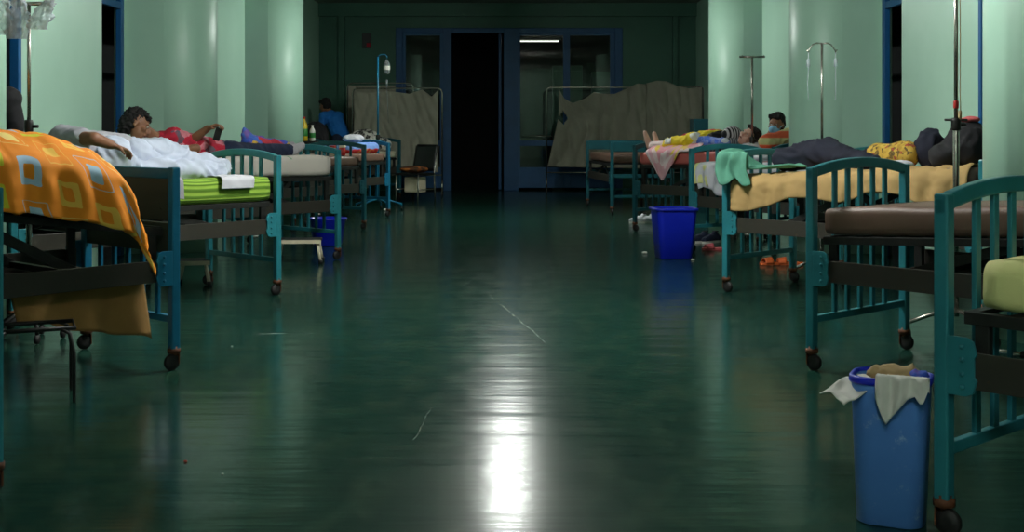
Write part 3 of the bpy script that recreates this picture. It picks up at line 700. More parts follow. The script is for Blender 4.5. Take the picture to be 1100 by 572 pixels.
heap('R3', 'black_bag', 'black bag on the tan sheet beside the tall drip pole', 'bag', 'blackcloth', [('e', (.12, 1.60, t3(1.6)+.13), (.17, .15, .15)), ('e', (.18, 1.5, t3(1.5)+.07), (.15, .12, .09))], amp=.012, seed=7)
heap('R3', 'pink_cloth', 'small pale pink cloth on top of the black bag', 'cloth', 'pinkslip', [('e', (.12, 1.6, t3(1.6)+.285), (.07, .06, .02))], amp=.01, seed=1, voxel=.008)
flat_patch('R4', 'draped_sheet', 'white sheet hanging over the mattress edge behind the royal blue bin', 'sheet', 'white', -.1, (.12, .54), .25, seed=2, zoff=.012)
flat_patch('R4', 'lime_cloth', 'pale lime cloth under the white hanging sheet', 'cloth', 'lime', .18, (.07, .24), .20, seed=3, zoff=.004)
t4 = BED['R4']['top']
heap('R4', 'small_pillow', 'small white pillow beyond the arched foot rail with the white sheet', 'pillow', 'white', [('e', (-.1, .32, t4(.3)+.06), (.12, .13, .05))], amp=.006, seed=3)
t5 = BED['R5']['top']
b = BED['R5']
def fn(i, j):
    y = .17+.69*j; dr = .015+.31*max(0, 1-abs(y-.40)/.24); a = -.3+(.70+dr)*i; hw = .40; leg = .055*math.exp(-((a-.2)/.12)**2)+.05*math.exp(-((a+.12)/.12)**2)
    nz = .012*noise.noise(Vector((a*11, y*11, 4)))
    zt = t5(y)+.02+leg*(1.2+1.2*min(1, y))
    if a < hw-.03: return (a, y, zt+nz)
    d = a-hw+.03; an = min(1, d/.05)
    return (hw-.03+.045*math.sin(an*PI/2)+nz, y, zt-.03*(1-math.cos(an*PI/2))-max(0, d-.05))
o = obj('pink_sheet', MB().grid(fn, 44, 34, lambda i, j: (i*.9, j*.8)), 'pinkprint', solid=.005, loc=b['loc'], rz=b['th']); tag(o, 'pink and white printed sheet hanging to a point over the salmon mattress', 'sheet')
heap('R5', 'yellow_blanket', 'yellow blanket with blue and white patches on the pink printed sheet', 'blanket', 'yellowblue', [('c', (.26, .34, t5(.4)+.09), (.24, .70, t5(.7)+.12), .06, .085), ('c', (-.12, .44, t5(.5)+.13), (-.14, .80, t5(.9)+.14), .06, .08), ('c', (.14, .78, t5(.8)+.14), (-.14, .8, t5(.8)+.14), .08, .08), ('c', (.15, .6, t5(.8)+.14), (-.14, .6, t5(.8)+.14), .07, .07)], amp=.02, seed=5)
heap('R5', 'blue_white_cloth', 'blue and white cloth on the bed with bare feet, below the black heap', 'cloth', 'bluewhite', [('c', (.22, .74, t5(.8)+.10), (.27, 1.12, t5(1.1)+.08), .07, .06)], amp=.012, seed=4)
heap('R5', 'striped_bag', 'black and white striped bag lying on the bed with bare feet', 'bag', 'bwstripe', [('e', (.05, 1.04, t5(1.1)+.17), (.15, .08, .09))], amp=.006, seed=2)
heap('R5', 'dark_wrap', 'black cloth heap between the yellow blanket and the striped bag', 'cloth', 'blackcloth', [('c', (.2, .90, t5(.9)+.12), (-.1, .94, t5(.9)+.15), .075, .10)], amp=.02, seed=6)
heap('R5', 'orange_pillow', 'orange and green striped pillow propped under the masked person', 'pillow', 'orangestripe', [('c', (-.26, 1.62, t5(1.6)+.15), (.2, 1.58, t5(1.6)+.09), .10, .08)], amp=.012, seed=3)
t6 = BED['R6']['top']
heap('R5', 'red_blanket', 'red blanket at the far side of the salmon mattress behind the yellow blanket', 'blanket', 'red', [('c', (-.26, .16, t5(.1)+.11), (-.26, .62, t5(.4)+.15), .08, .10)], amp=.02, seed=3)

# ------------------------------------------------------------------ people
def frame_R(f, u):
    f = Vector(f).normalized(); u = Vector(u); r = f.cross(u).normalized(); u = r.cross(f)
    return Matrix((r, f, u)).transposed()
def head_parts(c, R):
    c = Vector(c); q = lambda x, y, z: c+R @ Vector((x, y, z))
    L = [('e', q(0, -.012, .03), (.074, .094, .088), R), ('e', q(0, .03, -.035), (.058, .062, .072), R), ('c', q(0, .052, -.088), q(0, .03, -.07), .026, .045),
         ('c', q(0, .092, .012), q(0, .108, -.022), .010, .015), ('e', q(0, .103, -.026), (.019, .012, .010), R), ('c', q(-.04, .078, .026), q(.04, .078, .026), .012, .012),
         ('c', q(-.02, .088, -.055), q(.02, .088, -.055), .009, .009)]
    for s in (-1, 1): L += [('e', q(s*.076, -.005, -.01), (.010, .02, .033), R), ('e', q(s*.042, .066, -.02), (.024, .024, .022), R)]
    return L
def face_kids(body, c, R, lips=True):
    c = Vector(c); q = lambda x, y, z: c+R @ Vector((x, y, z))
    for s in (-1, 1):
        e = obj('eye', MB().ell(q(s*.031, .083, .010), (.012, .008, .007), R, 8), 'eyew', body)
        obj('iris', MB().ell(q(s*.031, .090, .010), (.0055, .003, .0055), R, 6), 'eye', e)
    if lips: obj('mouth', MB().ell(q(0, .094, -.056), (.022, .007, .007), R, 8), 'lip', body)
def hand(c, d, n, curl=.8, spread=1.0):
    """palm from wrist c along d, palm faces n; five bent fingers"""
    d = Vector(d).normalized(); n = Vector(n); s = d.cross(n).normalized(); n = s.cross(d).normalized(); c = Vector(c); L = []
    for i, o in enumerate((-.028, -.010, .010, .028)): L.append(('c', c+s*o*.6, c+d*.085+s*o, .015, .012))
    for i, (o, ln) in enumerate(((-.030, .064), (-.010, .078), (.010, .074), (.029, .058))):
        p = c+d*.088+s*o; a = 0
        for k, fr_ in enumerate((.45, .32, .23)):
            a += curl*(.55+.25*k); q = p+(d*math.cos(a)+n*math.sin(a)+s*o*.6*spread*(k == 0))*ln*fr_; L.append(('c', p, q, .0095-.0008*k, .0088-.0008*k)); p = q
    p = c+d*.025-s*.028; q = p+(d*.6-s*.75+n*.45).normalized()*.036; r = q+(d*.8-s*.1+n*.6).normalized()*.032
    return L+[('c', p, q, .013, .011), ('c', q, r, .0105, .009)]
def limb(a, b, c, r): return [('c', a, b, r[0], r[1]), ('c', b, c, r[1], r[2])]
def person(name, label, skin, j, Rh, hairlst, hairamp=.012, voxel=.009, hair='hair', lips=True):
    V = {k: Vector(v) for k, v in j.items() if k[:4] != 'curl'}
    L = [('c', V['pelvis'], V['chest'], .125, .135), ('c', V['chest'], V['neck'], .12, .06), ('c', V['neck'], V['head'], .055, .052),
         ('c', V['sh_l'], V['sh_r'], .07, .07), ('c', V['hip_l'], V['hip_r'], .095, .095)]
    L += head_parts(V['head'], Rh)
    for s in 'lr':
        L += limb(V['sh_'+s], V['el_'+s], V['wr_'+s], (.052, .042, .028)); L += limb(V['hip_'+s], V['kn_'+s], V['an_'+s], (.085, .058, .04))
        L += [('c', V['an_'+s], V['toe_'+s], .040, .024), ('c', V['an_'+s], V['an_'+s]-(V['toe_'+s]-V['an_'+s])*.25, .036, .034)]
        d = j.get('hd_'+s, V['wr_'+s]-V['el_'+s]); n = j.get('hn_'+s, (0, 0, -1)); L += hand(V['wr_'+s], d, n, j.get('curl_'+s, .6))
    body = link(name, fuse(name, L, voxel, 3), skin); tag(body, label, 'person')
    face_kids(body, V['head'], Rh, lips)
    c = V['head']; hl = [(t_[0], c+Rh @ Vector(t_[1]), t_[2], Rh) if t_[0] == 'e' else ('c', c+Rh @ Vector(t_[1]), c+Rh @ Vector(t_[2]), t_[3], t_[4]) for t_ in hairlst]
    link('hair', fuse('hair', hl, .009, 2, wrinkle(hairamp, 34, 3)), hair, body)
    return body, V
def garment(body, name, mat, lst, voxel=.012, amp=.007, seed=0): return link(name, fuse(name, lst, voxel, 3, wrinkle(amp, 13, seed)), mat, body)
def shirt_list(V, sleeve=.7, x=.016):
    L = [('c', V['pelvis'].lerp(V['chest'], .1), V['chest'], .13+x, .137+x), ('c', V['chest'], V['neck'].lerp(V['chest'], .25), .12+x, .07+x), ('c', V['sh_l'], V['sh_r'], .07+x, .07+x)]
    for s in 'lr': L.append(('c', V['sh_'+s], V['sh_'+s].lerp(V['el_'+s], sleeve), .055+x, .05+x))
    return L
def trouser_list(V, x=.014):
    L = [('c', V['hip_l'], V['hip_r'], .10+x, .10+x), ('c', V['pelvis'], V['pelvis'].lerp(V['chest'], .2), .125+x, .125+x)]
    for s in 'lr': L += limb(V['hip_'+s], V['kn_'+s], V['kn_'+s].lerp(V['an_'+s], .85), (.087+x, .06+x, .045+x))
    return L
HAIR_CAP = [('e', (0, -.03, .055), (.085, .092, .082)), ('e', (0, -.05, .01), (.082, .075, .085)), ('c', (-.05, .045, .088), (.05, .045, .088), .028, .028)]

# patient in red on the twig mattress
B = 'L3'; z3 = BED[B]['top'](1)
hd = P(147, 135, 139)
R3h = frame_R((.86, .12, -.38), (-.30, .25, .9))
j = dict(pelvis=bp(B, 0, .92, z3-.01), chest=bp(B, .0, 1.30, z3+.055), neck=bp(B, -.01, 1.50, z3+.14), head=hd,
         sh_l=bp(B, -.13, 1.40, z3+.05), sh_r=bp(B, .06, 1.38, z3+.15), el_l=bp(B, .12, 1.22, z3+.06), wr_l=bp(B, .2, 1.42, z3+.05),
         el_r=P(206, 151, 135), wr_r=P(223, 138, 136), hip_l=bp(B, -.08, .88, z3-.0), hip_r=bp(B, .08, .86, z3+.01), kn_l=bp(B, -.10, .5, z3+.02), kn_r=bp(B, .06, .5, z3+.03),
         an_l=bp(B, -.08, .22, z3+.03), an_r=bp(B, .05, .22, z3+.03), toe_l=bp(B, -.10, .10, z3+.07), toe_r=bp(B, .03, .10, z3+.07), hd_r=(.8, -.1, .25), hn_r=(.3, -.2, -.95), curl_r=.95)
p, V = person('person', 'person in a red shirt lying on the twig mattress, arm raised with a phone', 'skin1', j, R3h, HAIR_CAP+[('e', (0, -.07, -.02), (.08, .06, .09))], .03, .007)
garment(p, 'shirt', 'redprint', shirt_list(V, .55)); garment(p, 'trousers', 'trouser', trouser_list(V))
for s in 'lr': garment(p, 'sock', 'sock', [('c', V['an_'+s].lerp(V['kn_'+s], .3), V['an_'+s], .055, .05), ('c', V['an_'+s], V['toe_'+s], .052, .036)], .01, .004)
ph = V['wr_r']+Vector((.085, -.02, -.045))
mb = MB(); Rp = Euler((.15, .25, .5)).to_matrix(); mb.box(ph, (.052, .014, .105), R=Rp)
o = tag(obj('mobile_phone', mb, 'black', bevel=.004), 'black phone held by the person in red', 'phone')
obj('screen', MB().box(ph-Rp @ Vector((0, .0078, -.012)), (.04, .002, .06), R=Rp), 'darksteel', o)

# patient in grey on the green mattress
B = 'L2'; z2 = BED[B]['top'](1)
Rg = frame_R((.5, .6, -.1), (-.67, -.74, .1))
j = dict(pelvis=bp(B, 0, .90, z2+.14), chest=bp(B, 0, 1.24, z2+.17), neck=bp(B, 0, 1.46, z2+.15), head=bp(B, .02, 1.62, z2+.13),
         sh_l=bp(B, -.06, 1.36, z2+.09), sh_r=bp(B, .06, 1.34, z2+.26), el_l=bp(B, .22, 1.2, z2+.05), wr_l=bp(B, .28, 1.42, z2+.05),
         el_r=P(101, 149, 183), wr_r=P(120, 156, 181), hip_l=bp(B, -.08, .88, z2+.11), hip_r=bp(B, .08, .86, z2+.15), kn_l=bp(B, -.08, .56, z2+.08), kn_r=bp(B, .08, .56, z2+.09),
         an_l=bp(B, -.08, .36, z2+.05), an_r=bp(B, .06, .36, z2+.05), toe_l=bp(B, -.10, .30, z2+.07), toe_r=bp(B, .04, .30, z2+.07))
p, V = person('person', 'person in a light grey shirt lying on the green striped bed behind the orange duvet', 'skin1', j, Rg, HAIR_CAP)
garment(p, 'shirt', 'greyshirt', shirt_list(V, .6, .02), amp=.012); garment(p, 'trousers', 'paleblue', trouser_list(V))

def standing(name, label, skin, x, y, face, h, shirt, lean=0, hair=HAIR_CAP, leandir=None, trou='trouser', shoes='black'):
    f = Vector((face[0], face[1], 0)).normalized(); r = Vector((f.y, -f.x, 0)); ld = Vector(leandir).normalized() if leandir else f; b = Vector((x, y, 0)); s = h/1.7
    up = lambda z, le=0, rr=0, ff=0: b+Vector((0, 0, z*s))+ld*le*s+r*rr*s+f*ff*s
    j = dict(pelvis=up(.95), chest=up(1.26-.05*lean, .18*lean), neck=up(1.44-.10*lean, .30*lean), head=up(1.57-.13*lean, .38*lean+.01, 0, .02),
             sh_l=up(1.37-.09*lean, .26*lean, -.16), sh_r=up(1.37-.09*lean, .26*lean, .16), el_l=up(1.10-.05*lean, .26*lean, -.22, .03), el_r=up(1.10-.05*lean, .26*lean, .22, .03),
             wr_l=up(.88, .24*lean, -.2, .14), wr_r=up(.88, .24*lean, .2, .14), hip_l=up(.92, 0, -.09), hip_r=up(.92, 0, .09), kn_l=up(.50, 0, -.09, .02), kn_r=up(.50, 0, .09, .02),
             an_l=up(.075, 0, -.09), an_r=up(.075, 0, .09), toe_l=up(.04, 0, -.11, .16), toe_r=up(.04, 0, .11, .16), hn_l=tuple(r), hn_r=tuple(-r), curl_l=.4, curl_r=.4)
    Rh = frame_R(f-Vector((0, 0, .35*lean)), (0, 0, 1))
    p, V = person(name, label, skin, j, Rh, hair, .012)
    garment(p, 'shirt', shirt, shirt_list(V, .65)); garment(p, 'trousers', trou, trouser_list(V))
    for q in 'lr': garment(p, 'shoe', shoes, [('c', V['an_'+q]-Vector((0,0,.03)), V['toe_'+q], .046, .036), ('c', V['an_'+q], V['an_'+q]-f*.04-Vector((0,0,.035)), .044, .04)], .01, .001)
    return p
standing('person', 'person in dark clothes standing behind the drip pole at the left picture edge', 'skin1', -3.30, 7.66, (.3, .9), 1.62, 'blackcloth', .05, leandir=(-1, .2, 0))
standing('person', 'person in a bright blue shirt with their back turned, far left', 'skin1', -2.80, 19.95, (-.75, .65), 1.72, 'bluetee', .75, leandir=(-.9, .3, 0))

# patient with bare feet on the salmon mattress
B = 'R5'; z5 = t5(1); hd = P(804, 147.5, 104.5)
Rf = frame_R((-.55, -.65, .45), (.8, .1, .55))
j = dict(pelvis=bp(B, .02, .62, t5(.6)+.05), chest=bp(B, .0, .98, z5+.05), neck=bp(B, -.02, 1.16, z5+.07), head=hd,
         sh_l=bp(B, -.18, 1.06, z5+.06), sh_r=bp(B, .15, 1.08, z5+.06), el_l=bp(B, -.26, .82, z5+.05), wr_l=bp(B, -.14, .66, z5+.14), el_r=bp(B, .24, .84, z5+.05), wr_r=bp(B, .14, .66, z5+.14),
         hip_l=bp(B, -.06, .60, z5+.04), hip_r=bp(B, .11, .60, z5+.04), kn_l=bp(B, .02, .36, t5(.3)+.05), kn_r=bp(B, .2, .36, t5(.3)+.05), an_l=bp(B, .16, .12, t5(.1)+.06), an_r=bp(B, .27, .10, t5(.1)+.06),
         toe_l=bp(B, .15, .06, t5(.1)+.20), toe_r=bp(B, .27, .03, t5(.1)+.21))
p, V = person('person', 'person lying with bare feet sticking out, face turned from the pillow', 'skin3', j, Rf, HAIR_CAP)
garment(p, 'shirt', 'stripeshirt', shirt_list(V, .9)); garment(p, 'trousers', 'pinkprint', trouser_list(V))
heap(B, 'pillow', 'pale pillow under the head of the person with bare feet', 'pillow', 'white', [('e', (-.03, 1.30, z5+.05), (.24, .13, .05))], amp=.008, seed=3)

# seated visitor with a face mask
hd = P(834, 134, 100); b = Vector((hd.x-.07, hd.y+.12, 0))
Rm = frame_R((-.55, -.83, -.10), (.1, 0, 1))
j = dict(pelvis=b+Vector((0, .02, .52)), chest=b+Vector((0, -.04, .80)), neck=b+Vector((0, -.10, 1.0)), head=hd, sh_l=b+Vector((.15, -.14, .92)), sh_r=b+Vector((-.16, -.04, .92)),
         el_l=b+Vector((.16, -.10, .68)), el_r=b+Vector((-.24, .0, .68)), wr_l=b+Vector((-.02, -.02, .60)), wr_r=b+Vector((-.26, .14, .62)), hip_l=b+Vector((.09, .0, .50)), hip_r=b+Vector((-.09, .04, .50)),
         kn_l=b+Vector((-.20, .22, .50)), kn_r=b+Vector((-.36, .16, .50)), an_l=b+Vector((-.20, .22, .08)), an_r=b+Vector((-.36, .18, .08)), toe_l=b+Vector((-.28, .34, .04)), toe_r=b+Vector((-.44, .28, .04)))
p, V = person('person', 'person in a pale blue face mask sitting behind the orange and green pillow', 'skin1', j, Rm, HAIR_CAP, lips=False)
garment(p, 'shirt', 'stripeshirt', shirt_list(V, .9)); garment(p, 'trousers', 'trouser', trouser_list(V))
q = lambda x, y, z: hd+Rm @ Vector((x, y, z))
k = link('face_mask', fuse('face_mask', [('e', q(0, .062, -.045), (.062, .052, .05), Rm), ('e', q(0, .09, -.03), (.03, .034, .036), Rm)], .006, 3), 'mask', p)
mb = MB()
for s in (-1, 1): mb.tube([q(s*.055, .07, -.03), q(s*.078, .0, .0), q(s*.08, -.02, .0)], .003, 6)
obj('ear_loop', mb, 'mask', k)
mb = MB(); mb.lathe([(.15, .36), (.155, .375), (.15, .40), (.02, .40)], (b.x, b.y+.02, 0), 24); o = tag(obj('stool', mb, 'cream'), 'round stool under the person in the face mask', 'stool')
for k in range(4): a = PI/4+k*PI/2; obj('leg', MB().tube([(b.x+.11*math.cos(a), b.y+.02+.11*math.sin(a), .37), (b.x+.14*math.cos(a), b.y+.02+.14*math.sin(a), 0)], .012), 'chrome', o)

# ------------------------------------------------------------------ drip stands
def iv_stand(px, k, py_top, label, style, legs=5, R=.24, rp=.012, mat='chrome', join=1.0, legmat=None):
    x, y = (px-550)/k, F/k; top = HC-(py_top-HY)/k
    o = empty('drip_stand', label, 'drip stand', (x, y, 0), 0, 'drip stands'); 
    for i in range(legs):
        a = 2*PI*i/legs+.3; c, s = math.cos(a), math.sin(a)
        l = obj('leg', MB().tube([(0, 0, .16), (c*R*.5, s*R*.5, .135), (c*R, s*R, .085), (c*R, s*R, .05)], .011), legmat or mat, o)
        obj('wheel', MB().lathe([(.008, -.010), (.024, -.009), (.026, 0), (.024, .009), (.008, .010)], (c*R, s*R, .026), 12, Matrix.Rotation(PI/2, 4, 'Y')), 'rubber', l)
    obj('lower_pole', MB().lathe([(rp*1.5, .13), (rp*1.5, join), (rp*1.1, join+.01)], (0, 0, 0), 12), mat, o)
    obj('pole', MB().lathe([(rp, join), (rp, top)], (0, 0, 0), 12), mat, o)
    cl = obj('clamp', MB().lathe([(rp*2.1, join-.03), (rp*2.3, join-.02), (rp*2.3, join+.02), (rp*2.0, join+.035)], (0, 0, 0), 12), 'darksteel', o)
    obj('clamp_knob', MB().tube([(rp*2, 0, join), (rp*2+.03, 0, join)], .009), 'darksteel', cl)
    if style == 'hooks':
        for s in (-1, 1):
            obj('hook', MB().tube([(0, 0, top-.005), (s*.04, 0, top-.002), (s*.07, 0, top-.015), (s*.095, 0, top-.05), (s*.10, 0, top-.07), (s*.112, 0, top-.05)], .006), mat, o)
            obj('drip_line', MB().tube([(s*.10, 0, top-.07), (s*.10, 0, top-.2), (s*.104, .01, top-.3), (s*.10, 0, top-.42)], .0035).lathe([(.003, -.03), (.014, -.025), (.014, .03), (.003, .035)], (s*.10, 0, top-.15), 10), 'bagfilm', o)
    elif style == 'tbar':
        obj('cross_bar', MB().tube([(-.13, 0, top), (.13, 0, top)], .011), mat, o)
        for s in (-1, 1): obj('hook', MB().tube([(s*.11, 0, top), (s*.11, -.04, top-.005), (s*.11, -.05, top+.012)], .005), mat, o)
    elif style == 'far':
        obj('hook', MB().tube([(0, 0, top), (.04, 0, top+.03), (.1, 0, top+.03), (.125, 0, top), (.12, 0, top-.02)], .006), mat, o)
    return o, Vector((x, y, top))
iv_stand(808, 105.5, 61, 'drip stand with a short crossbar before the right columns', 'tbar', R=.17)
iv_stand(883, 146, 46, 'drip stand with two curved hooks and hanging drip lines', 'hooks', rp=.010, R=.19)
o, top = iv_stand(1027, 204, -60, 'tall drip stand whose pole runs out of the top of the picture', 'tbar', rp=.011, join=1.14)
mb = MB(); mb.lathe([(.013, 1.225), (.0145, 1.23), (.0145, 1.26), (.013, 1.265)], (0, 0, 0), 12); obj('red_band', mb, 'redplastic', o)
mb = MB(); mb.tube([(-.06, 0, 1.165), (.06, 0, 1.165)], .006); obj('wing_screw', mb, 'darksteel', o)
mb = MB(); mb.tube([(.016, -.01, 1.9), (.018, -.012, 1.6), (.016, -.014, 1.3), (.02, -.014, 1.17)], .0025); mb.lathe([(.004, 1.165), (.010, 1.17), (.010, 1.21), (.004, 1.215)], (.016, -.014, 0), 10); obj('drip_tube', mb, 'wood', o)
o, top = iv_stand(31, 203, 4, 'drip stand hung with crumpled clear plastic bags at the left edge', 'tbar', rp=.010, join=1.13, R=.17, legmat='darksteel')
for i, (dx, h, w, tl) in enumerate(((-.115, .20, .07, -.3), (-.03, .22, .06, .15), (.11, .17, .06, .5))):
    blobs = []
    def fn(i_, j_, w=w, h=h, dx=dx, tl=tl, sd=i*5):
        a = 2*PI*i_; r = w*(.25+.75*math.sin(min(1, j_*1.15)*PI*.62))*(1-.25*j_)
        z = -.02-h*j_; n_ = .03*noise.noise(Vector((math.cos(a)*2, math.sin(a)*2+sd, j_*5)))+.022*(abs(noise.noise(Vector((math.cos(a)*4, math.sin(a)*4+sd, j_*9))))-.2)
        return (top.x+dx+(r+n_)*math.cos(a)+tl*.10*(1-j_)*.5+ (-tl)*.09*j_, top.y-.06+(r*.45+n_)*math.sin(a), top.z+.05+z)
    b_ = tag(obj('plastic_bag', MB().grid(fn, 48, 30), 'bagfilm'), ['crumpled clear plastic bag hanging left of the drip pole', 'clear plastic bag hanging at the middle of the drip pole', 'tilted clear plastic bag hanging right of the drip pole'][i], 'plastic bag', 'clear bags on the left drip stand')
o, top = iv_stand(406, 79, 61, 'blue drip stand at the far left beds with a drip bottle', 'far', R=.33, mat='blueteal', rp=.013, legs=5)
bx_ = top.x+.12
mb = MB(); mb.lathe([(.012, .0), (.04, .01), (.045, .03), (.045, .14), (.03, .17), (.016, .18), (.016, .2)], (bx_, top.y, top.z-.24), 16, None)
o = tag(obj('drip_bottle', mb, 'clear'), 'clear drip bottle hanging beside the blue drip stand', 'drip bottle')
obj('label_band', MB().lathe([(.0458, .06), (.0462, .065), (.0462, .11), (.0458, .115)], (bx_, top.y, top.z-.24), 16), 'paper', o)
obj('drip_line', MB().lathe([(.003, -.2), (.012, -.19), (.014, -.10), (.004, -.09)], (bx_, top.y, top.z-.22), 10).tube([(bx_, top.y, top.z-.42), (bx_+.01, top.y, top.z-.6), (bx_+.02, top.y+.02, top.z-.9)], .0035), 'clear', o)

# ------------------------------------------------------------------ bins
def bin_(x, y, w, d, h, rz, taper, label, mat, rim):
    o = empty('waste_bin', label, 'bin', (x, y, 0), rz)
    def ring(s, z, r=.05, ins=0): return [(px_*1, py_*1, z) for px_, py_ in rounded_ring(w/2*s-ins, d/2*s-ins, r, 6)]
    mb = MB(); prof = [(taper, 0, .004), (taper+.015, .004, 0), (1, h-.03, 0), (1, h, 0), (1, h, .004), (1, h-.03, .004), (taper+.02, .012, .005)]
    rings = [ring(s, z, .055*s, i) for s, z, i in prof]; n = len(rings[0]); vs = [v for r_ in rings for v in r_]; fs = []
    for i in range(len(rings)-1):
        for k in range(n): a, b = i*n+k, i*n+(k+1) % n; fs.append((a, b, b+n, a+n))
    fs += [tuple(range(n))[::-1], tuple((len(rings)-1)*n+k for k in range(n))]
    mb.add(vs, fs, True); obj('bucket', mb, mat, o)
    mb = MB(); e = rim; prof = [(0, h-.014), (e, h-.014), (e+.002, h-.008), (e, h+.004), (-.004, h+.006), (-.005, h-.004)]
    rings = [[(a, b, z) for a, b in rounded_ring(w/2+q_, d/2+q_, .055+max(q_, 0), 6)] for q_, z in prof]; vs = [v for r_ in rings for v in r_]; fs = []
    for i in range(len(rings)-1):
        for k in range(n): a, b = i*n+k, i*n+(k+1) % n; fs.append((a, b, b+n, a+n))
    mb.add(vs, fs, True); obj('rim', mb, 'royal', o)
    return o
BX, BY, BRZ = 1.085, 3.46, math.radians(65)
bin_(BX, BY, .175, .212, .412, BRZ, .86, 'dusty blue waste bin with papers, beside the nearest right bed', 'plasticblue', .006)
bin_(1.395, 10.45, .35, .30, .43, math.radians(8), .80, 'royal blue waste bin standing in front of the bed with white sheet', 'royal', .016)
MBin = Matrix.Translation((BX, BY, 0)) @ Matrix.Rotation(BRZ, 4, 'Z')
def over_rim(name, label, mat, edge, pts, drop, inn, pointed, cat, seed):
    """paper or cloth folded over the rim; edge gives the rim direction"""
    e0, e1, outv = Vector(edge[0]), Vector(edge[1]), Vector(edge[2]); h = .424
    def fn(i, j):
        p = e0.lerp(e1, i); tot = inn+drop*lerp_tab([(0, .5), (.2, 1), (.42, .72), (.6, .5), (.75, .42), (.88, .6), (1, .3)])(i); a = -inn+(tot)*j
        nz = .014*noise.noise(Vector((i*5, j*4, seed)))+.006*math.sin(i*17); fl = pts*math.sin(PI*min(1, max(0, a/.05)))*.1
        if a < -.01: q = p-outv*(.012+nz*.5)+Vector((0, 0, h-(-a-.01)*.8+nz))
        elif a < .015: q = p+outv*(a*1.2)+Vector((0, 0, h+.006))
        else: q = p+outv*(.020+pts*(a-.015)+nz*.8)+Vector((0, 0, h+.004-(a-.015)*(1-pts*.5)))
        return MBin @ q
    return tag(obj(name, MB().grid(fn, 20, 24), mat, solid=.003), label, cat)
# local directions in the bin frame
q00, q10, q11, q01 = P(922, 402, 368), P(940, 413, 381), P(905, 434, 386), P(882, 415, 373)
def fn(i, j):
    p_ = q00.lerp(q10, i).lerp(q01.lerp(q11, i), j); n_ = noise.noise(Vector((i*2.6, j*2.6, 2)))*.012+.010*math.sin(j*5+i*3)
    return p_+Vector((.3*n_, -.5*n_, n_))-Vector((0, 0, .012*(2*i-1)**2*j))
tag(obj('paper_sheet', MB().grid(fn, 20, 24), 'paper', solid=.003), 'crumpled white paper hanging over the left rim of the dusty blue bin', 'paper')
over_rim('rag', 'grey white rag hanging to a point over the front rim of the dusty blue bin', 'paper', ((-.090, .028, 0), (-.088, -.112, 0), (-1, 0, 0)), .08, .15, .05, .7, 'rag', 5)
me = fuse('crumpled_paper', [('c', MBin @ Vector((.045, .045, .40)), MBin @ Vector((.045, -.05, .41)), .030, .032), ('e', MBin @ Vector((.01, .0, .36)), (.06, .07, .05))], .008, 3, wrinkle(.012, 22, 3))
tag(link('crumpled_paper', me, 'tanpaper'), 'crumpled tan paper inside the dusty blue bin', 'paper')
me = fuse('snack_wrapper', [('e', MBin @ Vector((.02, -.075, .415)), (.03, .022, .018))], .005, 2, wrinkle(.008, 30, 2))
tag(link('snack_wrapper', me, 'redblue'), 'small coloured wrapper at the right rim of the dusty blue bin', 'wrapper')

# ------------------------------------------------------------------ screens
def screen(label, x0, x1, y, h, wheels=True, mids=(), rz=0):
    o = empty('ward_screen', label, 'screen', ((x0+x1)/2, y, 0), rz); w = (x1-x0)/2
    obj('top_frame', MB().tube([(-w, 0, .25), (-w, 0, h-.07), (-w+.02, 0, h-.02), (-w+.07, 0, h), (w-.07, 0, h), (w-.02, 0, h-.02), (w, 0, h-.07), (w, 0, .25)], .013), 'chrome', o)
    obj('bottom_bar', MB().tube([(-w, 0, .36), (w, 0, .36)], .011), 'chrome', o)
    for s in (-1, 1):
        l = obj('leg', MB().tube([(s*w, 0, .27), (s*w, 0, .05)], .015), 'chrome', o); f = obj('foot', MB().tube([(s*w, -.18, .06), (s*w, -.1, .09), (s*w, .1, .09), (s*w, .18, .06)], .012), 'chrome', o)
        for q in (-.18, .18): obj('wheel', MB().lathe([(.008, -.009), (.026, -.008), (.028, 0), (.026, .008), (.008, .009)], (s*w, q, .028), 12, Matrix.Rotation(PI/2, 4, 'Y')), 'rubber', f)
    for m_ in mids: obj('middle_post', MB().tube([(m_-(x0+x1)/2, 0, .3), (m_-(x0+x1)/2, 0, h)], .012), 'chrome', o)
    return o
def curtain(label, y, top, bot, x0, x1, left=None, right=None, seed=0, hole=None):
    """top and bot: tables x -> height, cloth tied along them"""
    T, Bt = lerp_tab(top), lerp_tab(bot); nu, nv = 90, 44
    L_ = left or (lambda j: x0); Rr = right or (lambda j: x1)
    def fn(i, j):
        x = L_(j)+(Rr(j)-L_(j))*i; u = x0+(x1-x0)*i; z = T(u)+(Bt(u)-T(u))*j
        f = .055*math.sin(u*13+2.5*j+seed+2*noise.noise(Vector((u*2, j, seed))))*(.3+.7*j)+.06*noise.noise(Vector((u*3-j*1.5, j*2, seed)))+.03*noise.noise(Vector((u*9-j*4, j*3, seed+3)))
        return (x, y-.05-abs(f), z)
    mb = MB(); mb.grid(fn, nu, nv)
    if hole:
        keep = []
        for f in mb.f:
            c = sum((Vector(mb.v[i]) for i in f), Vector())/4
            d = abs(c.x-hole[0])/hole[2]+abs(c.z-hole[1])/hole[3]
            keep.append(d > 1)
        mb.f = [f for f, k in zip(mb.f, keep) if k]; mb.sm = [True]*len(mb.f)
    return tag(obj('screen_cloth', mb, 'palecloth', solid=.004), label, 'cloth', 'cloths on the ward screens')
k1 = 66.; pz = lambda py, k: HC-(py-HY)/k; pxx = lambda px, k: (px-550)/k
screen('folding ward screen standing before the left glass door', pxx(379, k1), pxx(475, k1), F/k1, pz(95, k1))
screen('second ward screen standing behind the left front screen', pxx(373, 63.5), pxx(444, 63.5), F/63.5, pz(89.5, 63.5))
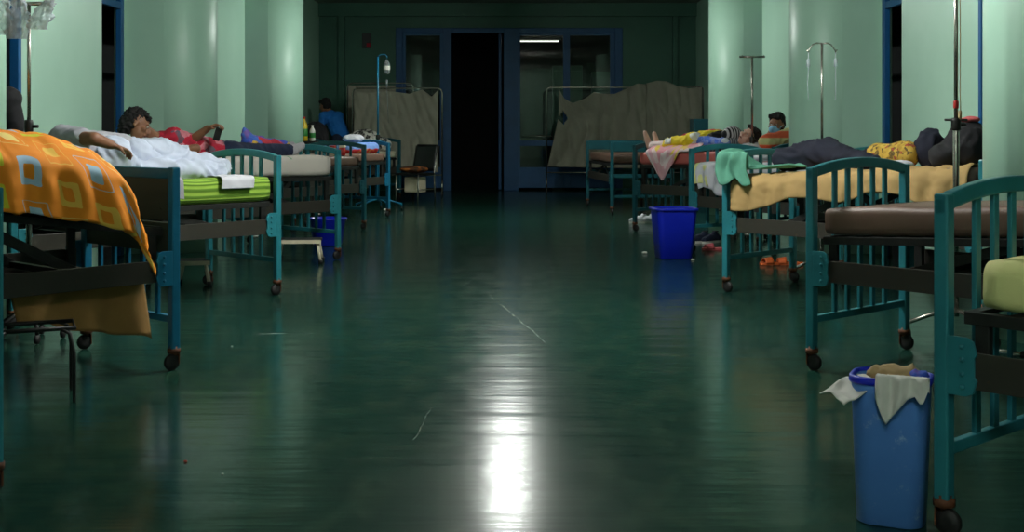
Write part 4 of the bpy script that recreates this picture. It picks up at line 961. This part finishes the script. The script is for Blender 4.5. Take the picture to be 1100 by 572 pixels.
curtain('grey cloth tied on the left front ward screen', F/k1, [(pxx(380, k1), pz(98, k1)), (pxx(395, k1), pz(100, k1)), (pxx(420, k1), pz(98, k1)), (pxx(440, k1), pz(101, k1)), (pxx(454, k1), pz(96.5, k1)), (pxx(464, k1), pz(104, k1)), (pxx(471, k1), pz(97, k1))],
        [(pxx(380, k1), pz(176, k1)), (pxx(440, k1), pz(180, k1)), (pxx(471, k1), pz(185, k1))], pxx(381, k1), pxx(471, k1), seed=2)
curtain('grey cloth on the second left ward screen, mostly hidden', F/63.5, [(pxx(374, 63.5), pz(92, 63.5)), (pxx(442, 63.5), pz(92, 63.5))], [(pxx(374, 63.5), pz(180, 63.5)), (pxx(442, 63.5), pz(182, 63.5))], pxx(375, 63.5), pxx(425, 63.5), seed=6)
k2 = 62.5; A_ = lambda px: pxx(px, k2); Z_ = lambda py: pz(py, k2)
screen('wide ward screen standing before the right glass door', A_(587), A_(693), F/k2, Z_(94))
screen('ward screen at the right end of the back wall', A_(696), A_(756), F/k2+.02, Z_(93))
curtain('torn grey cloth stretched over the wide right ward screen', F/k2, [(A_(600), Z_(96)), (A_(606), Z_(106)), (A_(615), Z_(111)), (A_(628), Z_(106)), (A_(638), Z_(99)), (A_(648), Z_(101)), (A_(660), Z_(101)), (A_(676), Z_(94)), (A_(684), Z_(90)), (A_(694), Z_(91))],
        [(A_(600), Z_(179)), (A_(640), Z_(180)), (A_(694), Z_(181))], A_(600), A_(694), left=lambda j: A_(600-12*max(0, (j-.35))/.65), seed=1, hole=(A_(604.5), Z_(127), .085, .12))
curtain('grey cloth hung high on the right end ward screen', F/k2+.03, [(A_(693), Z_(90)), (A_(705), Z_(87)), (A_(716), Z_(87.5)), (A_(728), Z_(93)), (A_(740), Z_(95)), (A_(755), Z_(93.5))], [(A_(693), Z_(181)), (A_(755), Z_(182))], A_(694), A_(754), seed=4)

# ------------------------------------------------------------------ furniture and small things
# black-backed chair
c0 = Vector((pxx(446, 71), F/71, 0)); o = empty('chair', 'chair with black back and brown print cushion before the left screen', 'chair', c0, math.radians(146))
mb = MB(); mb.box((0, 0, .43), (.44, .42, .03)); obj('seat', mb, 'black', o, .008)
me = fuse('cushion', [('e', (-.0, .03, .50), (.22, .22, .05))], .014, 4, wrinkle(.012, 9, 3)); link('cushion', me, 'browncushion', o)
mb = MB(); mb.grid(lambda i, j: ((i-.5)*.42*(1-.08*j), -.20-.10*j-.02*math.cos((i-.5)*PI), .47+.40*j), 10, 8); obj('backrest', mb, 'black', o, solid=.03)
for sx in (-1, 1):
    obj('leg', MB().tube([(sx*.21, .19, .42), (sx*.21, .2, 0)], .013), 'chrome', o); obj('leg', MB().tube([(sx*.21, -.30, .85), (sx*.21, -.2, .45), (sx*.21, -.22, 0)], .013), 'chrome', o)
    obj('stretcher', MB().tube([(sx*.21, .19, .2), (sx*.21, -.21, .2)], .009), 'chrome', o)
mb = MB(); mb.box((.0, .0, .27), (.26, .22, .24)); tag(obj('white_box', mb, 'cream', bevel=.02, loc=c0, rz=math.radians(146)), 'pale box below the seat of the black chair', 'box')
# bedside cabinet with bottles
cx, cy = -2.88, 16.62
o = empty('bedside_cabinet', 'dark bedside cabinet holding bottles beside the far left column', 'cabinet', (cx, cy, 0))
obj('carcass', MB().box((0, 0, .50), (.36, .32, .84)).box((0, 0, .93), (.40, .36, .03)), 'darksteel', o, .006)
for zz in (.78,): d = obj('drawer', MB().box((0, -.165, zz), (.32, .015, .18)), 'panel', o, .004); obj('knob', MB().lathe([(.006, 0), (.014, .012), (.010, .02)], (0, -.172, zz), 10, Matrix.Rotation(PI/2, 4, 'X')), 'chrome', d)
d = obj('cabinet_door', MB().box((0, -.165, .40), (.32, .015, .52)), 'panel', o, .004); obj('knob', MB().lathe([(.006, 0), (.014, .012), (.010, .02)], (.12, -.172, .42), 10, Matrix.Rotation(PI/2, 4, 'X')), 'chrome', d)
for sx in (-1, 1):
    for sy in (-1, 1): obj('leg', MB().box((sx*.16, sy*.14, .04), (.03, .03, .08)), 'darksteel', o)
def bottle(x, y, z, h, r, mat, label, lab='greenlabel', cap_='redplastic', cat='bottle'):
    o = tag(obj('bottle', MB().lathe([(r*.8, 0), (r, .01), (r, h*.62), (r*.75, h*.74), (r*.36, h*.84), (r*.34, h*.93)], (0, 0, 0), 14), mat, loc=(x, y, z)), label, cat)
    obj('label_band', MB().lathe([(r*1.005, h*.2), (r*1.03, h*.21), (r*1.03, h*.5), (r*1.005, h*.51)], (0, 0, 0), 14), lab, o); obj('cap', MB().lathe([(r*.42, h*.93), (r*.42, h), (r*.2, h*1.005)], (0, 0, 0), 12), cap_, o); return o
bottle(cx+.035, cy-.06, .946, .33, .05, 'yellowliq', 'yellow bottle with green label beside the far left column')
bottle(cx+.145, cy-.04, .946, .22, .04, 'paper', 'white bottle beside the yellow bottle', 'greenlabel', 'paper')
b4 = BED['L4']['top']
for i, (x_, y_, m_, l_) in enumerate(((.20, .30, 'cream', 'cream tub with red lid on the bare brown mattress, left of its pair'), (.24, .18, 'redplastic', 'red tub with pale lid on the bare brown mattress, right of its pair'))):
    p_ = bp('L4', x_, y_, b4(y_)+.006); o = tag(obj('tub', MB().lathe([(.032, 0), (.036, .005), (.036, .085), (.03, .09)], (0, 0, 0), 16), m_, loc=p_), l_, 'tub'); obj('lid', MB().lathe([(.037, .088), (.038, .092), (.038, .108), (.034, .112)], (0, 0, 0), 16), 'redplastic' if i == 0 else 'cream', o)
# rucksack by the person in blue
me = fuse('rucksack', [('e', (0, 0, .22), (.2, .14, .22)), ('e', (0, -.12, .16), (.13, .07, .12))], .016, 4, wrinkle(.012, 8, 2)); p_ = bp('L6', -.05, 1.5, b6(1.5)+.012)
tag(link('rucksack', me, 'blackcloth', None, p_), 'black rucksack beside the person in the bright blue shirt', 'bag')
# steel step stools
def step_stool(x, y, rz, label, w=.40, d=.28, h=.20, top='darksteel', leg='cream', splay=.03):
    o = empty('step_stool', label, 'stool', (x, y, 0), rz, 'step stools under the beds')
    obj('top_board', MB().box((0, 0, h-.012), (w, d, .024)), top, o, .006); obj('edge_band', MB().box((0, -d/2-.003, h-.014), (w+.006, .006, .03)), leg, o)
    for sx in (-1, 1):
        for sy in (-1, 1):
            l = obj('leg', MB().tube([(sx*(w/2-.03), sy*(d/2-.03), h-.02), (sx*(w/2-.03+splay), sy*(d/2-.03+splay), .012)], .013), leg, o)
            obj('rubber_foot', MB().lathe([(.018, 0), (.018, .03), (.014, .035)], (sx*(w/2-.03+splay), sy*(d/2-.03+splay), 0), 10), 'rubber', l)
    return o
step_stool(pxx(322, 129), F/129, .1, 'pale legged step stool between the twig mattress bed and the green bed', .36, .26, .2)
step_stool(pxx(209, 150), F/150, .2, 'pale legged step stool in shadow behind the solid footboard', .22, .24, .18)
o = empty('tubular_trolley', 'bent chrome stand on the floor under the orange duvet bed', 'stand', (-1.98, 4.82+.18, 0), .4)
obj('top_ring', MB().tube([(-.16, -.10, .30), (.16, -.10, .30), (.16, .10, .30), (-.16, .10, .30), (-.16, -.10, .30)], .009), 'darksteel', o)
for sx in (-1, 1):
    for sy in (-1, 1): obj('leg', MB().tube([(sx*.10, sy*.10, .30), (sx*.14, sy*.12, .28), (sx*.155, sy*.13, .2), (sx*.155, sy*.13, 0)], .007), 'darksteel', o)
# blue basin beyond the twig bed
mb = MB(); mb.lathe([(.13, 0), (.14, .01), (.17, .24), (.185, .25), (.185, .262), (.165, .262), (.13, .02)], (0, 0, 0), 28)
p_ = Vector((pxx(352, 112), F/112, 0)); o = tag(obj('bucket', mb, 'royal', loc=p_), 'blue bucket on the floor behind the twig mattress bed', 'bucket')
obj('handle', MB().tube([(.18*math.cos(a), .05, .25-.17*math.sin(a)*.5) for a in [PI*k/10 for k in range(11)]], .005), 'chrome', o)
# tall teal locker behind the right far column
o = empty('bedside_locker', 'dark teal locker half hidden by the far right column', 'locker', (2.93, 18.2, 0)); obj('carcass', MB().box((0, 0, .64), (.46, .4, 1.24)), 'teal2', o, .008)
d = obj('locker_door', MB().box((0, -.205, .64), (.42, .012, 1.14)), 'teal2', o, .004); obj('knob', MB().lathe([(.006, 0), (.014, .012), (.010, .02)], (-.15, -.21, .7), 10, Matrix.Rotation(PI/2, 4, 'X')), 'chrome', d)
# shoes
def shoe(p, rz, mat, sole, label, group):
    o = empty('shoe', label, 'shoe', p, rz, group)
    me = fuse('upper', [('c', (0, -.09, .045), (0, .02, .05), .040, .040), ('c', (0, .02, .045), (0, .11, .035), .040, .028), ('c', (0, -.09, .05), (0, -.05, .085), .036, .034)], .008, 3); link('upper', me, mat, o)
    mb = MB(); poly = [(.045*math.sin(a)*(1 if math.cos(a) > 0 else .85), -.0+.135*math.cos(a)) for a in [2*PI*k/24 for k in range(24)]]; mb.prism(poly, 0, .022); obj('sole', mb, sole, o)
    obj('collar_lining', MB().lathe([(.022, .105), (.03, .108), (.031, .116), (.022, .117)], (0, -.065, 0), 14), 'blackcloth', o); return o
for px_, rz, l_ in ((687, 1.9, 'white trainer under the salmon mattress bed, left of the pair'), (696, 1.5, 'white trainer under the salmon mattress bed, right of the pair')): shoe(P(px_, 236, 86+.0*px_)*Vector((1, 1, 0)) if False else Vector((pxx(px_, 91), F/91, 0)), rz, 'white', 'paper', l_, 'white trainers')
for px_, rz, l_ in ((752, 2.1, 'purple blue shoe behind the royal blue bin, left of the pair'), (764, 2.3, 'purple blue shoe behind the royal blue bin, right of the pair')): shoe(Vector((pxx(px_, 110), F/110, 0)), rz, 'trouser', 'paper', l_, 'purple blue shoes')
def slipper(p, rz, mat, label, group):
    o = empty('slipper', label, 'slipper', p, rz, group)
    poly = [(.045*math.sin(a)*(1.1 if math.cos(a) > 0 else .85), .125*math.cos(a)) for a in [2*PI*k/24 for k in range(24)]]
    obj('sole', MB().prism(poly, 0, .024), mat, o, .004); obj('strap', MB().grid(lambda i, j: (.05*math.cos(PI*i), .02+.07*j, .015+.05*math.sin(PI*i)*(1-.25*j)), 12, 4), mat, o, solid=.005); return o
slipper(Vector((pxx(831, 131), F/131, 0)), 1.8, 'orangeslip', 'orange slipper under the tan sheet bed, left of the pair', 'orange slippers'); slipper(Vector((pxx(847, 131), F/131, 0)), 1.5, 'orangeslip', 'orange slipper under the tan sheet bed, right of the pair', 'orange slippers')
slipper(Vector((pxx(768, 117), F/117, 0)), 1.7, 'pinkslip', 'pink slipper behind the royal blue bin', 'pink slippers')
# litter
def scrap(px, py, s, label, mat='paper'):
    k = (py-HY)/HC; p_ = Vector((pxx(px, k), F/k, s*.55)); me = fuse('paper_scrap', [('e', (0, 0, 0), (s, s*.7, s*.5)), ('e', (s*.6, 0, 0), (s*.6, s*.5, s*.5))], s*.2, 1, wrinkle(s*.2, 30, px)); return tag(link('paper_scrap', me, mat, None, p_), label, 'litter', 'scraps of litter on the floor')
scrap(692, 273, .022, 'white paper scrap on the floor left of the royal blue bin'); scrap(744, 280, .016, 'small white scrap on the floor right of the royal blue bin')
scrap(199, 497, .006, 'tiny red speck on the floor in the left foreground', 'redplastic'); scrap(239, 510, .004, 'tiny white speck on the floor in the left foreground')
scrap(249, 373, .006, 'tiny white speck on the floor before the green striped bed'); scrap(414, 227, .03, 'small white cup lying by the far drip stand wheels')

# ------------------------------------------------------------------ camera, ambient fill, view
cam = bpy.data.cameras.new('camera'); co_ = bpy.data.objects.new('camera', cam); C.objects.link(co_)
co_.location = (0, 0, HC); co_.rotation_euler = (PI/2, 0, 0)
cam.sensor_width = 36; cam.lens = 36*F/1100; cam.shift_y = -(286-HY)/1100; cam.clip_start = .05
bpy.context.scene.camera = co_
w = bpy.data.worlds.new('ambient_fill'); bpy.context.scene.world = w; w.use_nodes = True  # weak ambient fill added; the closed ward has no opening for it
w.node_tree.nodes['Background'].inputs[0].default_value = (.86, .95, 1, 1); w.node_tree.nodes['Background'].inputs[1].default_value = .1
vs_ = bpy.context.scene.view_settings
bpy.context.scene.display_settings.display_device = 'sRGB'
vs_.view_transform = 'Standard'; vs_.look = 'None'; vs_.gamma = 1; vs_.exposure = .25; vs_.use_curve_mapping = False
